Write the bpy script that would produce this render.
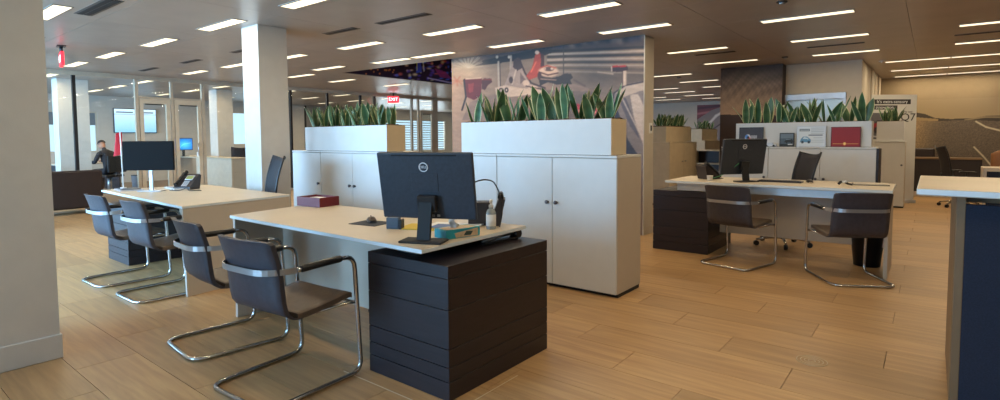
import bpy, bmesh, math, random
import numpy as np
from mathutils import Vector, Matrix
random.seed(7)
PI = math.pi
scn = bpy.context.scene
COL = scn.collection
for o in list(bpy.data.objects):
    bpy.data.objects.remove(o)

# ------------------------------------------------------------------ camera
CF, CY, CP, CR, CW, CH = 546.2541, 168.7379, .0562, .0058, .6689, 1.3
FW = Vector((-math.sin(CW)*math.cos(CP), math.cos(CW)*math.cos(CP), -math.sin(CP)))
RT = Vector((math.cos(CW), math.sin(CW), 0)); UP = RT.cross(FW)
cam_d = bpy.data.cameras.new('camera'); cam = bpy.data.objects.new('camera', cam_d); COL.objects.link(cam)
rc = RT*math.cos(CR) - UP*math.sin(CR); uc = RT*math.sin(CR) + UP*math.cos(CR)
M = Matrix((rc, uc, -FW)).transposed().to_4x4(); M.translation = Vector((0, 0, CH)); cam.matrix_world = M
cam_d.sensor_fit = 'HORIZONTAL'; cam_d.sensor_width = 36; cam_d.lens = 36*CF/1000
cam_d.shift_y = -(200-CY)/1000; cam_d.clip_start = .05; cam_d.clip_end = 200
scn.camera = cam

# ------------------------------------------------------------------ world, daylight, exposure
scn.view_settings.view_transform = 'Standard'; scn.view_settings.look = 'None'
scn.view_settings.gamma = 1; scn.view_settings.use_curve_mapping = False
scn.view_settings.exposure = 0.34
scn.cycles.transparent_max_bounces = 24; scn.cycles.max_bounces = 8; scn.cycles.use_denoising = True; scn.cycles.sample_clamp_indirect = 6
W = bpy.data.worlds.new('World'); scn.world = W; W.use_nodes = True
nt = W.node_tree; bg = nt.nodes['Background']
tc = nt.nodes.new('ShaderNodeTexCoord'); sp = nt.nodes.new('ShaderNodeSeparateXYZ'); rp = nt.nodes.new('ShaderNodeValToRGB')
nt.links.new(tc.outputs['Generated'], sp.inputs[0]); nt.links.new(sp.outputs['Z'], rp.inputs[0]); nt.links.new(rp.outputs[0], bg.inputs[0])
rp.color_ramp.elements[0].position = 0.0; rp.color_ramp.elements[0].color = (.56, .78, .94, 1)
rp.color_ramp.elements[1].position = .5; rp.color_ramp.elements[1].color = (.20, .42, .75, 1)
bg.inputs[1].default_value = 1.35

def area(name, loc, rot, sx, sy, power, color):
    d = bpy.data.lights.new(name, 'AREA'); d.shape = 'RECTANGLE'; d.size = sx; d.size_y = sy; d.energy = power; d.color = color
    o = bpy.data.objects.new(name, d); o.location = loc; o.rotation_euler = rot; COL.objects.link(o); return o
DAY = (.30, .62, 1.0)
# daylight through the glazing behind the camera (faces +Y) and through the far left windows (face +X)
area('daylight_rear', (-11.2, -3.4, 1.5), (PI/2, 0, 0), 16, 2.0, 1750, DAY)
area('daylight_left', (-20.2, 17.9, 1.6), (0, -PI/2, 0), 2.2, 6.5, 260, (.80, .91, 1.0))
LAMP_WATTS = 7.0
LIGHT_COLOR = (1.0, .80, .52)

# ------------------------------------------------------------------ measuring helpers (pixel of the photo -> point on a plane)
def ray(px, py):
    X = (px-500)/CF; Y = (CY-py)/CF
    X, Y = X*math.cos(CR)+Y*math.sin(CR), -X*math.sin(CR)+Y*math.cos(CR)
    return FW + RT*X + UP*Y
def at(px, py, ax, val):
    d = ray(px, py); o = Vector((0, 0, CH)); t = (val-o[ax])/d[ax]; return o+d*t
def zat(px, py, z=0.0): return at(px, py, 2, z)
def proj(q):
    q = Vector(q)-Vector((0, 0, CH)); x, y, z = q.dot(rc), q.dot(uc), q.dot(FW)
    return 500+CF*x/z, CY-CF*y/z, z

# ------------------------------------------------------------------ materials
def s2l(c):
    return tuple(((v/255)/12.92 if v/255 <= .04045 else ((v/255+.055)/1.055)**2.4) for v in c)
MATS = {}
def mat(name, rgb, rough=.5, metal=0, var=.06, scale=8, bump=0, bscale=200, coat=0, spec=.5, stretch=None):
    if name in MATS: return MATS[name]
    m = bpy.data.materials.new(name); m.use_nodes = True; n = m.node_tree.nodes; l = m.node_tree.links
    b = n['Principled BSDF']; b.inputs['Roughness'].default_value = rough; b.inputs['Metallic'].default_value = metal
    b.inputs['Specular IOR Level'].default_value = spec
    if coat: b.inputs['Coat Weight'].default_value = coat
    c = s2l(rgb)
    t = n.new('ShaderNodeTexCoord'); ns = n.new('ShaderNodeTexNoise'); ns.inputs['Scale'].default_value = scale; ns.inputs['Detail'].default_value = 4
    src = t.outputs['Object']
    if stretch:
        mp = n.new('ShaderNodeMapping'); mp.inputs['Scale'].default_value = stretch; l.new(src, mp.inputs[0]); src = mp.outputs[0]
    l.new(src, ns.inputs['Vector'])
    r = n.new('ShaderNodeValToRGB'); r.color_ramp.elements[0].position = .3; r.color_ramp.elements[1].position = .7
    r.color_ramp.elements[0].color = tuple(v*(1-var) for v in c)+(1,); r.color_ramp.elements[1].color = tuple(min(1, v*(1+var)) for v in c)+(1,)
    l.new(ns.outputs[0], r.inputs[0]); l.new(r.outputs[0], b.inputs['Base Color'])
    if bump:
        n2 = n.new('ShaderNodeTexNoise'); n2.inputs['Scale'].default_value = bscale; l.new(src, n2.inputs['Vector'])
        bp = n.new('ShaderNodeBump'); bp.inputs['Strength'].default_value = bump; bp.inputs['Distance'].default_value = .002
        l.new(n2.outputs[0], bp.inputs['Height']); l.new(bp.outputs[0], b.inputs['Normal'])
    MATS[name] = m; return m
def emis(name, rgb, strength, lin=False):
    if name in MATS: return MATS[name]
    m = bpy.data.materials.new(name); m.use_nodes = True; b = m.node_tree.nodes['Principled BSDF']
    c = tuple(rgb) if lin else s2l(rgb)
    b.inputs['Base Color'].default_value = c+(1,); b.inputs['Emission Color'].default_value = c+(1,); b.inputs['Emission Strength'].default_value = strength
    b.inputs['Roughness'].default_value = .4
    MATS[name] = m; return m
def print_mat(name, rough=.5, emit=0):
    m = bpy.data.materials.new(name); m.use_nodes = True; n = m.node_tree.nodes; b = n['Principled BSDF']
    a = n.new('ShaderNodeAttribute'); a.attribute_name = 'ink'; m.node_tree.links.new(a.outputs['Color'], b.inputs['Base Color'])
    b.inputs['Roughness'].default_value = rough
    if emit:
        m.node_tree.links.new(a.outputs['Color'], b.inputs['Emission Color']); b.inputs['Emission Strength'].default_value = emit
    MATS[name] = m; return m
def glass_mat():
    m = bpy.data.materials.new('clear_glass'); m.use_nodes = True; n = m.node_tree.nodes; l = m.node_tree.links
    n.remove(n['Principled BSDF']); o = n['Material Output']
    tr = n.new('ShaderNodeBsdfTransparent'); tr.inputs[0].default_value = (.90, .94, .94, 1); g = n.new('ShaderNodeBsdfGlossy'); g.inputs['Roughness'].default_value = .02
    lw = n.new('ShaderNodeLayerWeight'); pw = n.new('ShaderNodeMath'); pw.operation = 'POWER'; pw.inputs[1].default_value = 4; l.new(lw.outputs['Facing'], pw.inputs[0])
    fr = n.new('ShaderNodeMath'); fr.operation = 'MULTIPLY_ADD'; fr.inputs[1].default_value = .7; fr.inputs[2].default_value = .06; l.new(pw.outputs[0], fr.inputs[0]); mx = n.new('ShaderNodeMixShader')
    l.new(fr.outputs[0], mx.inputs[0]); l.new(tr.outputs[0], mx.inputs[1]); l.new(g.outputs[0], mx.inputs[2]); l.new(mx.outputs[0], o.inputs[0])
    MATS['glass'] = m; return m
GLASS = glass_mat()
PRINT = print_mat('printed_surface', .55); SCREEN = print_mat('lit_screen_picture', .3, 1.0)

def floor_mat():
    m = bpy.data.materials.new('oak_look_floor_tile'); m.use_nodes = True; n = m.node_tree.nodes; l = m.node_tree.links; b = n['Principled BSDF']
    g = n.new('ShaderNodeNewGeometry'); s = n.new('ShaderNodeSeparateXYZ'); l.new(g.outputs['Position'], s.inputs[0])
    def mth(op, a, bb=None):
        k = n.new('ShaderNodeMath'); k.operation = op
        for i, v in enumerate((a, bb)):
            if v is None: continue
            if isinstance(v, (int, float)): k.inputs[i].default_value = v
            else: l.new(v, k.inputs[i])
        return k.outputs[0]
    row = mth('FLOOR', mth('DIVIDE', mth('SUBTRACT', s.outputs[1], 3.67), .31))
    xs = mth('ADD', mth('ADD', s.outputs[0], .176), mth('MULTIPLY', row, .4))
    col = mth('FLOOR', mth('DIVIDE', xs, 1.2))
    cb = n.new('ShaderNodeCombineXYZ'); l.new(row, cb.inputs[0]); l.new(col, cb.inputs[1])
    wn = n.new('ShaderNodeTexWhiteNoise'); wn.noise_dimensions = '3D'; l.new(cb.outputs[0], wn.inputs['Vector'])
    cb2 = n.new('ShaderNodeCombineXYZ'); l.new(mth('MULTIPLY', s.outputs[0], 1.2), cb2.inputs[0]); l.new(mth('MULTIPLY', s.outputs[1], 16), cb2.inputs[1])
    l.new(mth('MULTIPLY', wn.outputs[0], 40), cb2.inputs[2])
    ns = n.new('ShaderNodeTexNoise'); ns.inputs['Scale'].default_value = 1.6; ns.inputs['Detail'].default_value = 7; ns.inputs['Distortion'].default_value = .6
    l.new(cb2.outputs[0], ns.inputs['Vector'])
    r = n.new('ShaderNodeValToRGB'); e = r.color_ramp.elements; e[0].position = .25; e[0].color = s2l((160, 121, 76))+(1,); e[1].position = .75; e[1].color = s2l((196, 157, 106))+(1,)
    l.new(ns.outputs[0], r.inputs[0])
    hs = n.new('ShaderNodeHueSaturation'); l.new(r.outputs[0], hs.inputs['Color']); l.new(mth('ADD', mth('MULTIPLY', wn.outputs[0], .24), .84), hs.inputs['Value'])
    hs.inputs['Saturation'].default_value = .95
    l.new(hs.outputs[0], b.inputs['Base Color'])
    l.new(mth('ADD', mth('MULTIPLY', ns.outputs[0], .2), .32), b.inputs['Roughness']); b.inputs['Specular IOR Level'].default_value = .4
    bp = n.new('ShaderNodeBump'); bp.inputs['Strength'].default_value = .15; bp.inputs['Distance'].default_value = .001; l.new(ns.outputs[0], bp.inputs['Height']); l.new(bp.outputs[0], b.inputs['Normal'])
    return m
FLOORM = floor_mat()
WHITE = mat('white_lacquer', (204, 203, 199), .45, var=.02)
WALLW = mat('painted_wall', (198, 188, 172), .8, var=.03, bump=.2)
PILLAR = mat('pillar_paint', (206, 200, 190), .8, var=.03, bump=.3, bscale=120)
DARKW = mat('dark_wenge_wood', (29, 20, 26), .45, var=.35, scale=6, stretch=(1, 1, 14), bump=.2)
DARKIN = mat('matte_black', (16, 14, 15), .7)  # near-black colour for plinths, cores, slots and riser blocks
LAM = mat('beige_laminate', (200, 185, 162), .42, var=.04, scale=3)
EDGE = mat('daylit_desk_edge', (214, 222, 226), .35, var=.02)  # white edge band; the bluish daylight on it is put into the colour
PANEL = mat('light_grey_desk_panel', (190, 177, 160), .5, var=.03)
LEATH = mat('dark_grey_leather', (58, 56, 64), .5, var=.15, scale=30, bump=.35, bscale=260)
LEATHS = mat('lit_seat_leather', (96, 82, 70), .45, var=.15, scale=30, bump=.35, bscale=260)  # seat leather lightened and browned to stand for light falling on it
CHROME = mat('brushed_chrome', (190, 190, 190), .22, metal=1, var=.05)
SATIN = mat('satin_steel', (176, 176, 178), .38, metal=.9, var=.05)
BLACK = mat('black_plastic', (22, 22, 25), .4, var=.1, bump=.1)
BLACKM = mat('monitor_black_shell', (44, 50, 60), .48, var=.15, scale=60, bump=.25, bscale=600)
MESHM = mat('dark_chair_mesh', (44, 40, 42), .75, var=.3, scale=180, bump=.4, bscale=500)
SILVER = mat('silver_plastic', (190, 192, 198), .35, metal=.4, var=.03)
NAVY = mat('navy_fabric', (26, 34, 52), .85, var=.25, scale=160, bump=.4, bscale=500)
SOFAM = mat('dark_brown_leather_sofa', (40, 27, 25), .55, var=.15, bump=.3)
SOIL = mat('bark_mulch', (98, 72, 48), .95, var=.5, scale=90, bump=.8, bscale=150)
TRIMB = mat('beige_metal_frame', (186, 174, 154), .45, metal=.1)
DARKF = mat('dark_post', (20, 20, 22), .5)
CEILM = mat('perforated_metal_ceiling', (172, 160, 150), .34, metal=.25, var=.06, scale=3, bump=.15, bscale=400)
GREYC = mat('taupe_carpet', (120, 106, 92), .95, var=.15, scale=60, bump=.5)
PAPER = mat('paper_white', (226, 226, 224), .7, var=.02)
RED = mat('maroon_box', (104, 22, 30), .5)
WOOD_EDGE = mat('tan_end_panel', (202, 184, 154), .5, var=.03)

# ------------------------------------------------------------------ mesh helpers
class MB:
    def __init__(s): s.b = bmesh.new()
    def box(s, x0, x1, y0, y1, z0, z1, bev=0, rot=None, seg=1):
        vs = [s.b.verts.new((x, y, z)) for z in (z0, z1) for y in (y0, y1) for x in (x0, x1)]
        fs = [s.b.faces.new([vs[i] for i in f]) for f in ((0, 2, 3, 1), (4, 5, 7, 6), (0, 1, 5, 4), (2, 6, 7, 3), (0, 4, 6, 2), (1, 3, 7, 5))]
        if bev:
            es = list({e for f in fs for e in f.edges}); r = bmesh.ops.bevel(s.b, geom=es, offset=bev, segments=seg, affect='EDGES', profile=.5)
            vs = list({v for f in r['faces'] for v in f.verts} | {v for v in vs if v.is_valid})
        if rot is not None: bmesh.ops.transform(s.b, matrix=rot, verts=[v for v in vs if v.is_valid])
        return s
    def prism(s, pts, z0, z1, bev=0):
        a = [s.b.verts.new((p[0], p[1], z0)) for p in pts]; c = [s.b.verts.new((p[0], p[1], z1)) for p in pts]; n = len(pts)
        fs = [s.b.faces.new(a[::-1]), s.b.faces.new(c)] + [s.b.faces.new((a[i], a[(i+1) % n], c[(i+1) % n], c[i])) for i in range(n)]
        if bev: bmesh.ops.bevel(s.b, geom=list({e for f in fs for e in f.edges}), offset=bev, segments=1, affect='EDGES')
        return s
    def extr(s, pts, vec):     # planar 3D outline pushed along vec
        v = Vector(vec); a = [s.b.verts.new(Vector(p)) for p in pts]; c = [s.b.verts.new(Vector(p)+v) for p in pts]; n = len(pts)
        s.b.faces.new(a[::-1]); s.b.faces.new(c)
        for i in range(n): s.b.faces.new((a[i], a[(i+1) % n], c[(i+1) % n], c[i]))
        return s
    def tube(s, pts, r, seg=8, closed=False, caps=True):
        pts = [Vector(p) for p in pts]; n = len(pts); rings = []; up = None
        rr = r if hasattr(r, '__len__') else [r]*n
        for i, p in enumerate(pts):
            if closed: t = (pts[(i+1) % n]-pts[i-1])
            else: t = (pts[min(i+1, n-1)]-pts[max(i-1, 0)])
            t.normalize()
            if up is None:
                up = Vector((0, 0, 1)) if abs(t.z) < .9 else Vector((1, 0, 0))
            up = (up - t*up.dot(t)); up.normalize(); sd = t.cross(up)
            rings.append([s.b.verts.new(p+(up*math.cos(2*PI*k/seg)+sd*math.sin(2*PI*k/seg))*rr[i]) for k in range(seg)])
        m = n if closed else n-1
        for i in range(m):
            A, B = rings[i], rings[(i+1) % n]
            for k in range(seg): s.b.faces.new((A[k], A[(k+1) % seg], B[(k+1) % seg], B[k])).smooth = True
        if caps and not closed: s.b.faces.new(rings[0][::-1]); s.b.faces.new(rings[-1])
        return s
    def cyl(s, c, r, z0, z1, seg=16, r2=None):
        r2 = r if r2 is None else r2
        a = [s.b.verts.new((c[0]+r*math.cos(2*PI*k/seg), c[1]+r*math.sin(2*PI*k/seg), z0)) for k in range(seg)]
        d = [s.b.verts.new((c[0]+r2*math.cos(2*PI*k/seg), c[1]+r2*math.sin(2*PI*k/seg), z1)) for k in range(seg)]
        s.b.faces.new(a[::-1]); s.b.faces.new(d)
        for k in range(seg): s.b.faces.new((a[k], a[(k+1) % seg], d[(k+1) % seg], d[k])).smooth = True
        return s
    def lathe(s, prof, c=(0, 0), seg=16):
        rings = [[s.b.verts.new((c[0]+max(r, 1e-4)*math.cos(2*PI*k/seg), c[1]+max(r, 1e-4)*math.sin(2*PI*k/seg), z)) for k in range(seg)] for r, z in prof]
        for A, B in zip(rings, rings[1:]):
            for k in range(seg): s.b.faces.new((A[k], A[(k+1) % seg], B[(k+1) % seg], B[k])).smooth = True
        s.b.faces.new(rings[0][::-1]); s.b.faces.new(rings[-1]); return s
    def grid(s, fn, nu, nv, thick=None):  # sheet from fn(u,v); thick -> closed shell
        def sheet(off):
            return [[s.b.verts.new(fn(i/nu, j/nv, off)) for i in range(nu+1)] for j in range(nv+1)]
        A = sheet(0)
        for j in range(nv):
            for i in range(nu): s.b.faces.new((A[j][i], A[j][i+1], A[j+1][i+1], A[j+1][i])).smooth = True
        if thick:
            B = sheet(thick)
            for j in range(nv):
                for i in range(nu): s.b.faces.new((B[j][i], B[j+1][i], B[j+1][i+1], B[j][i+1])).smooth = True
            for i in range(nu):
                s.b.faces.new((A[0][i+1], A[0][i], B[0][i], B[0][i+1])); s.b.faces.new((A[nv][i], A[nv][i+1], B[nv][i+1], B[nv][i]))
            for j in range(nv):
                s.b.faces.new((A[j][0], A[j+1][0], B[j+1][0], B[j][0])); s.b.faces.new((A[j+1][nu], A[j][nu], B[j][nu], B[j+1][nu]))
        return s
    def xf(s, m): bmesh.ops.transform(s.b, matrix=m, verts=s.b.verts[:]); return s
    def build(s, name, m, parent=None, loc=None, smooth=False):
        bmesh.ops.recalc_face_normals(s.b, faces=s.b.faces[:])
        me = bpy.data.meshes.new(name); s.b.to_mesh(me); s.b.free(); me.materials.append(m)
        if name in ('pane',):      # a thin clear sheet: keep one face so light crosses a single surface
            co = [v.co for v in me.vertices]; d = [max(c[i] for c in co)-min(c[i] for c in co) for i in range(3)]; k = d.index(min(d)); mid = (max(c[k] for c in co)+min(c[k] for c in co))/2
            a_, b_ = [i for i in range(3) if i != k]; lo = [min(c[i] for c in co) for i in range(3)]; hi = [max(c[i] for c in co) for i in range(3)]; P = []
            for u_, v_ in ((0, 0), (1, 0), (1, 1), (0, 1)):
                q_ = [0, 0, 0]; q_[k] = mid; q_[a_] = (lo, hi)[u_][a_]; q_[b_] = (lo, hi)[v_][b_]; P.append(tuple(q_))
            me.clear_geometry(); me.from_pydata(P, [], [(0, 1, 2, 3)])
        if smooth:
            for p in me.polygons: p.use_smooth = True
        o = bpy.data.objects.new(name, me); COL.objects.link(o)
        if parent: o.parent = parent
        if loc: o.location = loc
        return o
def tag(o, label=None, cat=None, group=None, kind=None):
    if label: o['label'] = label
    if cat: o['category'] = cat
    if group: o['group'] = group
    if kind: o['kind'] = kind
    return o
def thing(name, label, cat, loc=(0, 0, 0), rz=0, group=None, kind=None):
    o = bpy.data.objects.new(name, None); o.empty_display_size = .1; COL.objects.link(o); o.location = loc; o.rotation_euler = (0, 0, rz)
    return tag(o, label, cat, group, kind)
def dup(root, loc, rz=0, label=None, group=None):
    def cp(o, par):
        c = o.copy(); COL.objects.link(c); c.parent = par
        for ch in list(o.children): cp(ch, c)
        return c
    r = cp(root, None); r.location = loc; r.rotation_euler = (0, 0, rz)
    if label: r['label'] = label
    if group: r['group'] = group
    return r
def fillet(pts, rad, n=5):
    pts = [Vector(p) for p in pts]; out = [pts[0]]
    for i in range(1, len(pts)-1):
        r = rad[i-1] if hasattr(rad, '__len__') else rad
        a, b, c = pts[i-1], pts[i], pts[i+1]; u = (a-b).normalized(); v = (c-b).normalized()
        r = min(r, (a-b).length*.49, (c-b).length*.49); p0 = b+u*r; p1 = b+v*r
        for k in range(n+1):
            t = k/n; out.append(p0*(1-t)**2+b*2*t*(1-t)+p1*t*t)
    out.append(pts[-1]); return out
def text(s, size, name, m, parent, mtx, depth=.001, align='CENTER', sx=1.0):
    c = bpy.data.curves.new(name, 'FONT'); c.body = s; c.size = size; c.extrude = depth; c.align_x = align; c.align_y = 'CENTER'; c.resolution_u = 3
    t = bpy.data.objects.new(name, c); COL.objects.link(t); dg = bpy.context.evaluated_depsgraph_get(); dg.update()
    me = bpy.data.meshes.new_from_object(t.evaluated_get(dg)); bpy.data.objects.remove(t)
    if len(me.materials): me.materials.clear()
    me.materials.append(m); o = bpy.data.objects.new(name, me); COL.objects.link(o)
    me.transform(mtx @ Matrix.Diagonal((sx, 1, 1, 1)))
    if parent: o.parent = parent
    return o
# frame matrices: local text plane (x right, y up, z towards viewer)
def frame(o, right, up):
    r = Vector(right).normalized(); u = Vector(up).normalized(); n = r.cross(u)
    m = Matrix((r, u, n)).transposed().to_4x4(); m.translation = Vector(o); return m

# painting flat prints: colour function over (u,v); returned colour stored per vertex
def in_poly(P, x, y):
    c = np.zeros(x.shape, bool); n = len(P)
    for i in range(n):
        x0, y0 = P[i]; x1, y1 = P[(i+1) % n]
        if y0 == y1: continue
        t = ((y0 > y) != (y1 > y)) & (x < (x1-x0)*(y-y0)/(y1-y0)+x0); c ^= t
    return c
class Canvas:
    def __init__(s, u, v, base): s.u, s.v = u, v; s.c = np.zeros(u.shape+(3,)); s.c[:] = base
    def poly(s, P, col, a=1.0): m = in_poly(P, s.u, s.v)[..., None]*a; s.c = s.c*(1-m)+np.array(col)*m
    def ell(s, cx, cy, rx, ry, col, a=1.0, soft=.15):
        d = np.sqrt(((s.u-cx)/rx)**2+((s.v-cy)/ry)**2); m = (np.clip((1+soft-d)/(2*soft), 0, 1)*a)[..., None]; s.c = s.c*(1-m)+np.array(col)*m
    def line(s, P, w, col, a=1.0):
        for (x0, y0), (x1, y1) in zip(P, P[1:]):
            L = math.hypot(x1-x0, y1-y0)+1e-9; t = np.clip(((s.u-x0)*(x1-x0)+(s.v-y0)*(y1-y0))/L/L, 0, 1)
            d = np.hypot(s.u-x0-t*(x1-x0), s.v-y0-t*(y1-y0)); m = (np.clip((w*.75-d)/(w*.5), 0, 1)*a)[..., None]; s.c = s.c*(1-m)+np.array(col)*m
    def noise(s, amt, sx, sy, seed=1):
        rg = np.random.RandomState(seed); t = np.zeros(s.u.shape)
        for k in range(6):
            a = rg.uniform(-1, 1, 4); t += np.sin(s.u/sx*(1+2*abs(a[0]))*(k+1)*.7+a[1]*9+2*np.sin(s.v/sy*a[2]*2))*np.sin(s.v/sy*(1+abs(a[2]))*(k+1)*.7+a[3]*9)/(k+1)
        s.c = s.c*(1+amt*t[..., None])
    def blur(s, n=1):
        for _ in range(n):
            p = np.pad(s.c, ((1, 1), (1, 1), (0, 0)), 'edge'); s.c = (p[:-2, 1:-1]+p[2:, 1:-1]+p[1:-1, :-2]+p[1:-1, 2:]+2*p[1:-1, 1:-1])/6
    def grain(s, amt, seed=3): s.c = s.c*(1+amt*(np.random.RandomState(seed).rand(*s.u.shape)[..., None]-.5))
def sheet(name, org, right, up, w, h, nx, ny, paint, m, parent=None, uvpx=False):
    org = Vector(org); r = Vector(right).normalized(); u = Vector(up).normalized()
    I, J = np.meshgrid(np.arange(nx+1)/nx, np.arange(ny+1)/ny)
    P = np.array(org)[None, None]+I[..., None]*w*np.array(r)+J[..., None]*h*np.array(u)
    if uvpx:
        Q = P-np.array([0, 0, CH]); z = Q@np.array(FW); U = 500+CF*(Q@np.array(rc))/z; V = CY-CF*(Q@np.array(uc))/z
    else: U, V = I, J
    c = np.clip(paint(U, V), 0, 255)/255; c = np.where(c <= .04045, c/12.92, ((c+.055)/1.055)**2.4)
    me = bpy.data.meshes.new(name); idx = np.arange((nx+1)*(ny+1)).reshape(ny+1, nx+1)
    F = np.stack([idx[:-1, :-1], idx[:-1, 1:], idx[1:, 1:], idx[1:, :-1]], -1).reshape(-1, 4)
    me.from_pydata([tuple(p) for p in P.reshape(-1, 3)], [], F.tolist()); me.materials.append(m)
    a = me.color_attributes.new('ink', 'FLOAT_COLOR', 'POINT'); a.data.foreach_set('color', np.concatenate([c.reshape(-1, 3), np.ones((c.shape[0]*c.shape[1], 1))], 1).ravel())
    o = bpy.data.objects.new(name, me); COL.objects.link(o)
    if parent: o.parent = parent
    return o
ORD = ['first', 'second', 'third', 'fourth', 'fifth', 'sixth', 'seventh', 'eighth', 'ninth', 'tenth', 'eleventh', 'twelfth', 'thirteenth', 'fourteenth', 'fifteenth', 'sixteenth', 'seventeenth', 'eighteenth', 'nineteenth', 'twentieth']
CZ = 2.624

# ================================================================== SETTING
XP = -12.9       # glass partition plane
XL = -19.5; XR = 5.5; YF = -4.0; YB = 21.0
fl = MB().box(XP, XR, YF, YB, -.16, -.012).build('floor', mat('tile_bedding', (92, 74, 54), .9)); tag(fl, 'oak-coloured plank tile floor of the showroom', kind='structure')
cp = MB().box(XL, XP, YF, YB, -.16, -.002).build('floor_carpet', GREYC); tag(cp, 'taupe carpet floor behind the glass partition', kind='structure')
tile_me = MB().box(.0015, 1.1985, .0015, .3085, -.012, 0).build('tile', FLOORM, fl); tm = tile_me.data
bpy.data.objects.remove(tile_me)
cands = []; rest = []
for k in range(-25, 57):
    y0 = 3.67+.31*k
    if y0+.31 > YB or y0 < YF: continue
    off = (-.176-.4*k) % 1.2
    i = -12
    for i in range(-12, 6):
        x0 = off+1.2*i-0.0
        if x0 < XP or x0+1.2 > XR: continue
        q = [proj((x0+a, y0+b, 0)) for a in (0, 1.2) for b in (0, .31)]
        if min(p[2] for p in q) > .3 and max(p[0] for p in q) > 60 and min(p[0] for p in q) < 955 and max(p[1] for p in q) > 0 and min(p[1] for p in q) < 400:
            cands.append((min(p[2] for p in q), x0, y0))
        else: rest.append((x0, y0))
cands.sort(); rest += [(x, y) for _, x, y in cands[290:]]
for _, x0, y0 in cands[:290]:
    o = bpy.data.objects.new('tile', tm); COL.objects.link(o); o.parent = fl; o.location = (x0, y0, 0)
mb = MB()
for x0, y0 in rest: mb.box(x0+.0015, x0+1.1985, y0+.0015, y0+.3085, -.012, 0)
tag(mb.build('tile_field', FLOORM, fl), 'distant floor tiles', kind='stuff')
# partial tiles along the edges of the tiled field
mb = MB()
for k in range(-24, 56):
    y0 = 3.67+.31*k
    if y0+.31 > YB or y0 < YF: continue
    off = (-.176-.4*k) % 1.2
    xs = [off+1.2*i for i in range(-14, 8)]
    a = min([x for x in xs if x >= XP]); b = max([x for x in xs if x+1.2 <= XR])+1.2
    if a-XP > .01: mb.box(XP, a-.0015, y0+.0015, y0+.3085, -.012, 0)
    if XR-b > .01: mb.box(b+.0015, XR, y0+.0015, y0+.3085, -.012, 0)
tag(mb.build('tile_field', FLOORM, fl), 'cut floor tiles along the edges', kind='stuff')

# ceiling: slab, panels, void
HX0, HX1, HY0, HY1 = -9.35, -6.35, 6.72, 10.23
mb = MB(); zc0, zc1 = CZ+.014, CZ+.12
mb.box(XL, HX0, YF, YB, zc0, zc1).box(HX1, XR, YF, YB, zc0, zc1).box(HX0, HX1, YF, HY0, zc0, zc1).box(HX0, HX1, HY1, YB, zc0, zc1)
ceil = mb.build('ceiling', mat('ceiling_gap', (40, 36, 33), .8)); tag(ceil, 'dark grey-brown metal panel ceiling', kind='structure')
xe = [-2.015+1.77*i for i in range(-10, 6)]; ye = [5.55+1.17*j for j in range(-9, 14)]
xe = [XL]+[x for x in xe if XL+.2 < x < XR-.2]+[XR]; ye = [YF]+[y for y in ye if YF+.2 < y < YB-.2]+[YB]
for a, b in zip(xe, xe[1:]):
    for c, d in zip(ye, ye[1:]):
        a2, b2 = a, b
        if c >= HY0-.05 and d <= HY1+.05:
            if a >= HX0-.05 and b <= HX1: continue
            if a < HX1 < b: a2 = HX1
            if a < HX0 < b: b2 = HX0
        MB().box(a2+.002, b2-.002, c+.002, d-.002, CZ, CZ+.013).build('panel', CEILM, ceil)
va = MB(); zt = 3.9
va.box(HX0-.1, HX0, HY0-.1, HY1+.1, zc1, zt).box(HX1, HX1+.1, HY0-.1, HY1+.1, zc1, zt).box(HX0, HX1, HY0-.1, HY0, zc1, zt).box(HX0, HX1, HY1, HY1+.1, zc1, zt).box(HX0-.1, HX1+.1, HY0-.1, HY1+.1, zt, zt+.1)
vo = va.build('wall_void', mat('void_dark', (22, 17, 26), .8)); tag(vo, 'dark raised ceiling void with a dim blue and purple picture', kind='structure')
def paint_void(U, V):
    c = Canvas(U, V, (30, 20, 34)); rg = random.Random(5)
    for k in range(90):
        x = 395+rg.random()**.8*60; y = 55+rg.random()*26
        col = rg.choice([(60, 50, 130), (90, 60, 120), (150, 70, 60), (60, 80, 160), (170, 150, 120), (40, 30, 70)])
        c.ell(x, y, .6+2*rg.random(), .5+1.2*rg.random(), col, .8, .5)
    c.poly([(417, 62), (421, 62), (422, 72), (416, 73)], (50, 60, 170)); c.line([(417, 60), (417, 70)], 1, (190, 150, 70)); c.line([(423, 61), (424, 71)], 1, (200, 190, 170))
    c.poly([(434, 68), (446, 72), (452, 79), (440, 77)], (110, 40, 80), .8); c.line([(428, 78), (452, 83)], 1.2, (150, 140, 190), .8)
    for k in range(14): c.ell(365+rg.random()*30, 68+rg.random()*6, .8, .8, (200, 110, 50), .8, .5)
    c.c = c.c*1.9; return c.c
sheet('mural_print', (HX0+.004, HY0, zc0), (0, 1, 0), (0, 0, 1), HY1-HY0, 1.25, 260, 90, paint_void, PRINT, vo, True)
sheet('mural_print', (HX0, HY1-.004, zc0), (1, 0, 0), (0, 0, 1), HX1-HX0, 1.25, 200, 90, paint_void, PRINT, vo, True)

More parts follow.
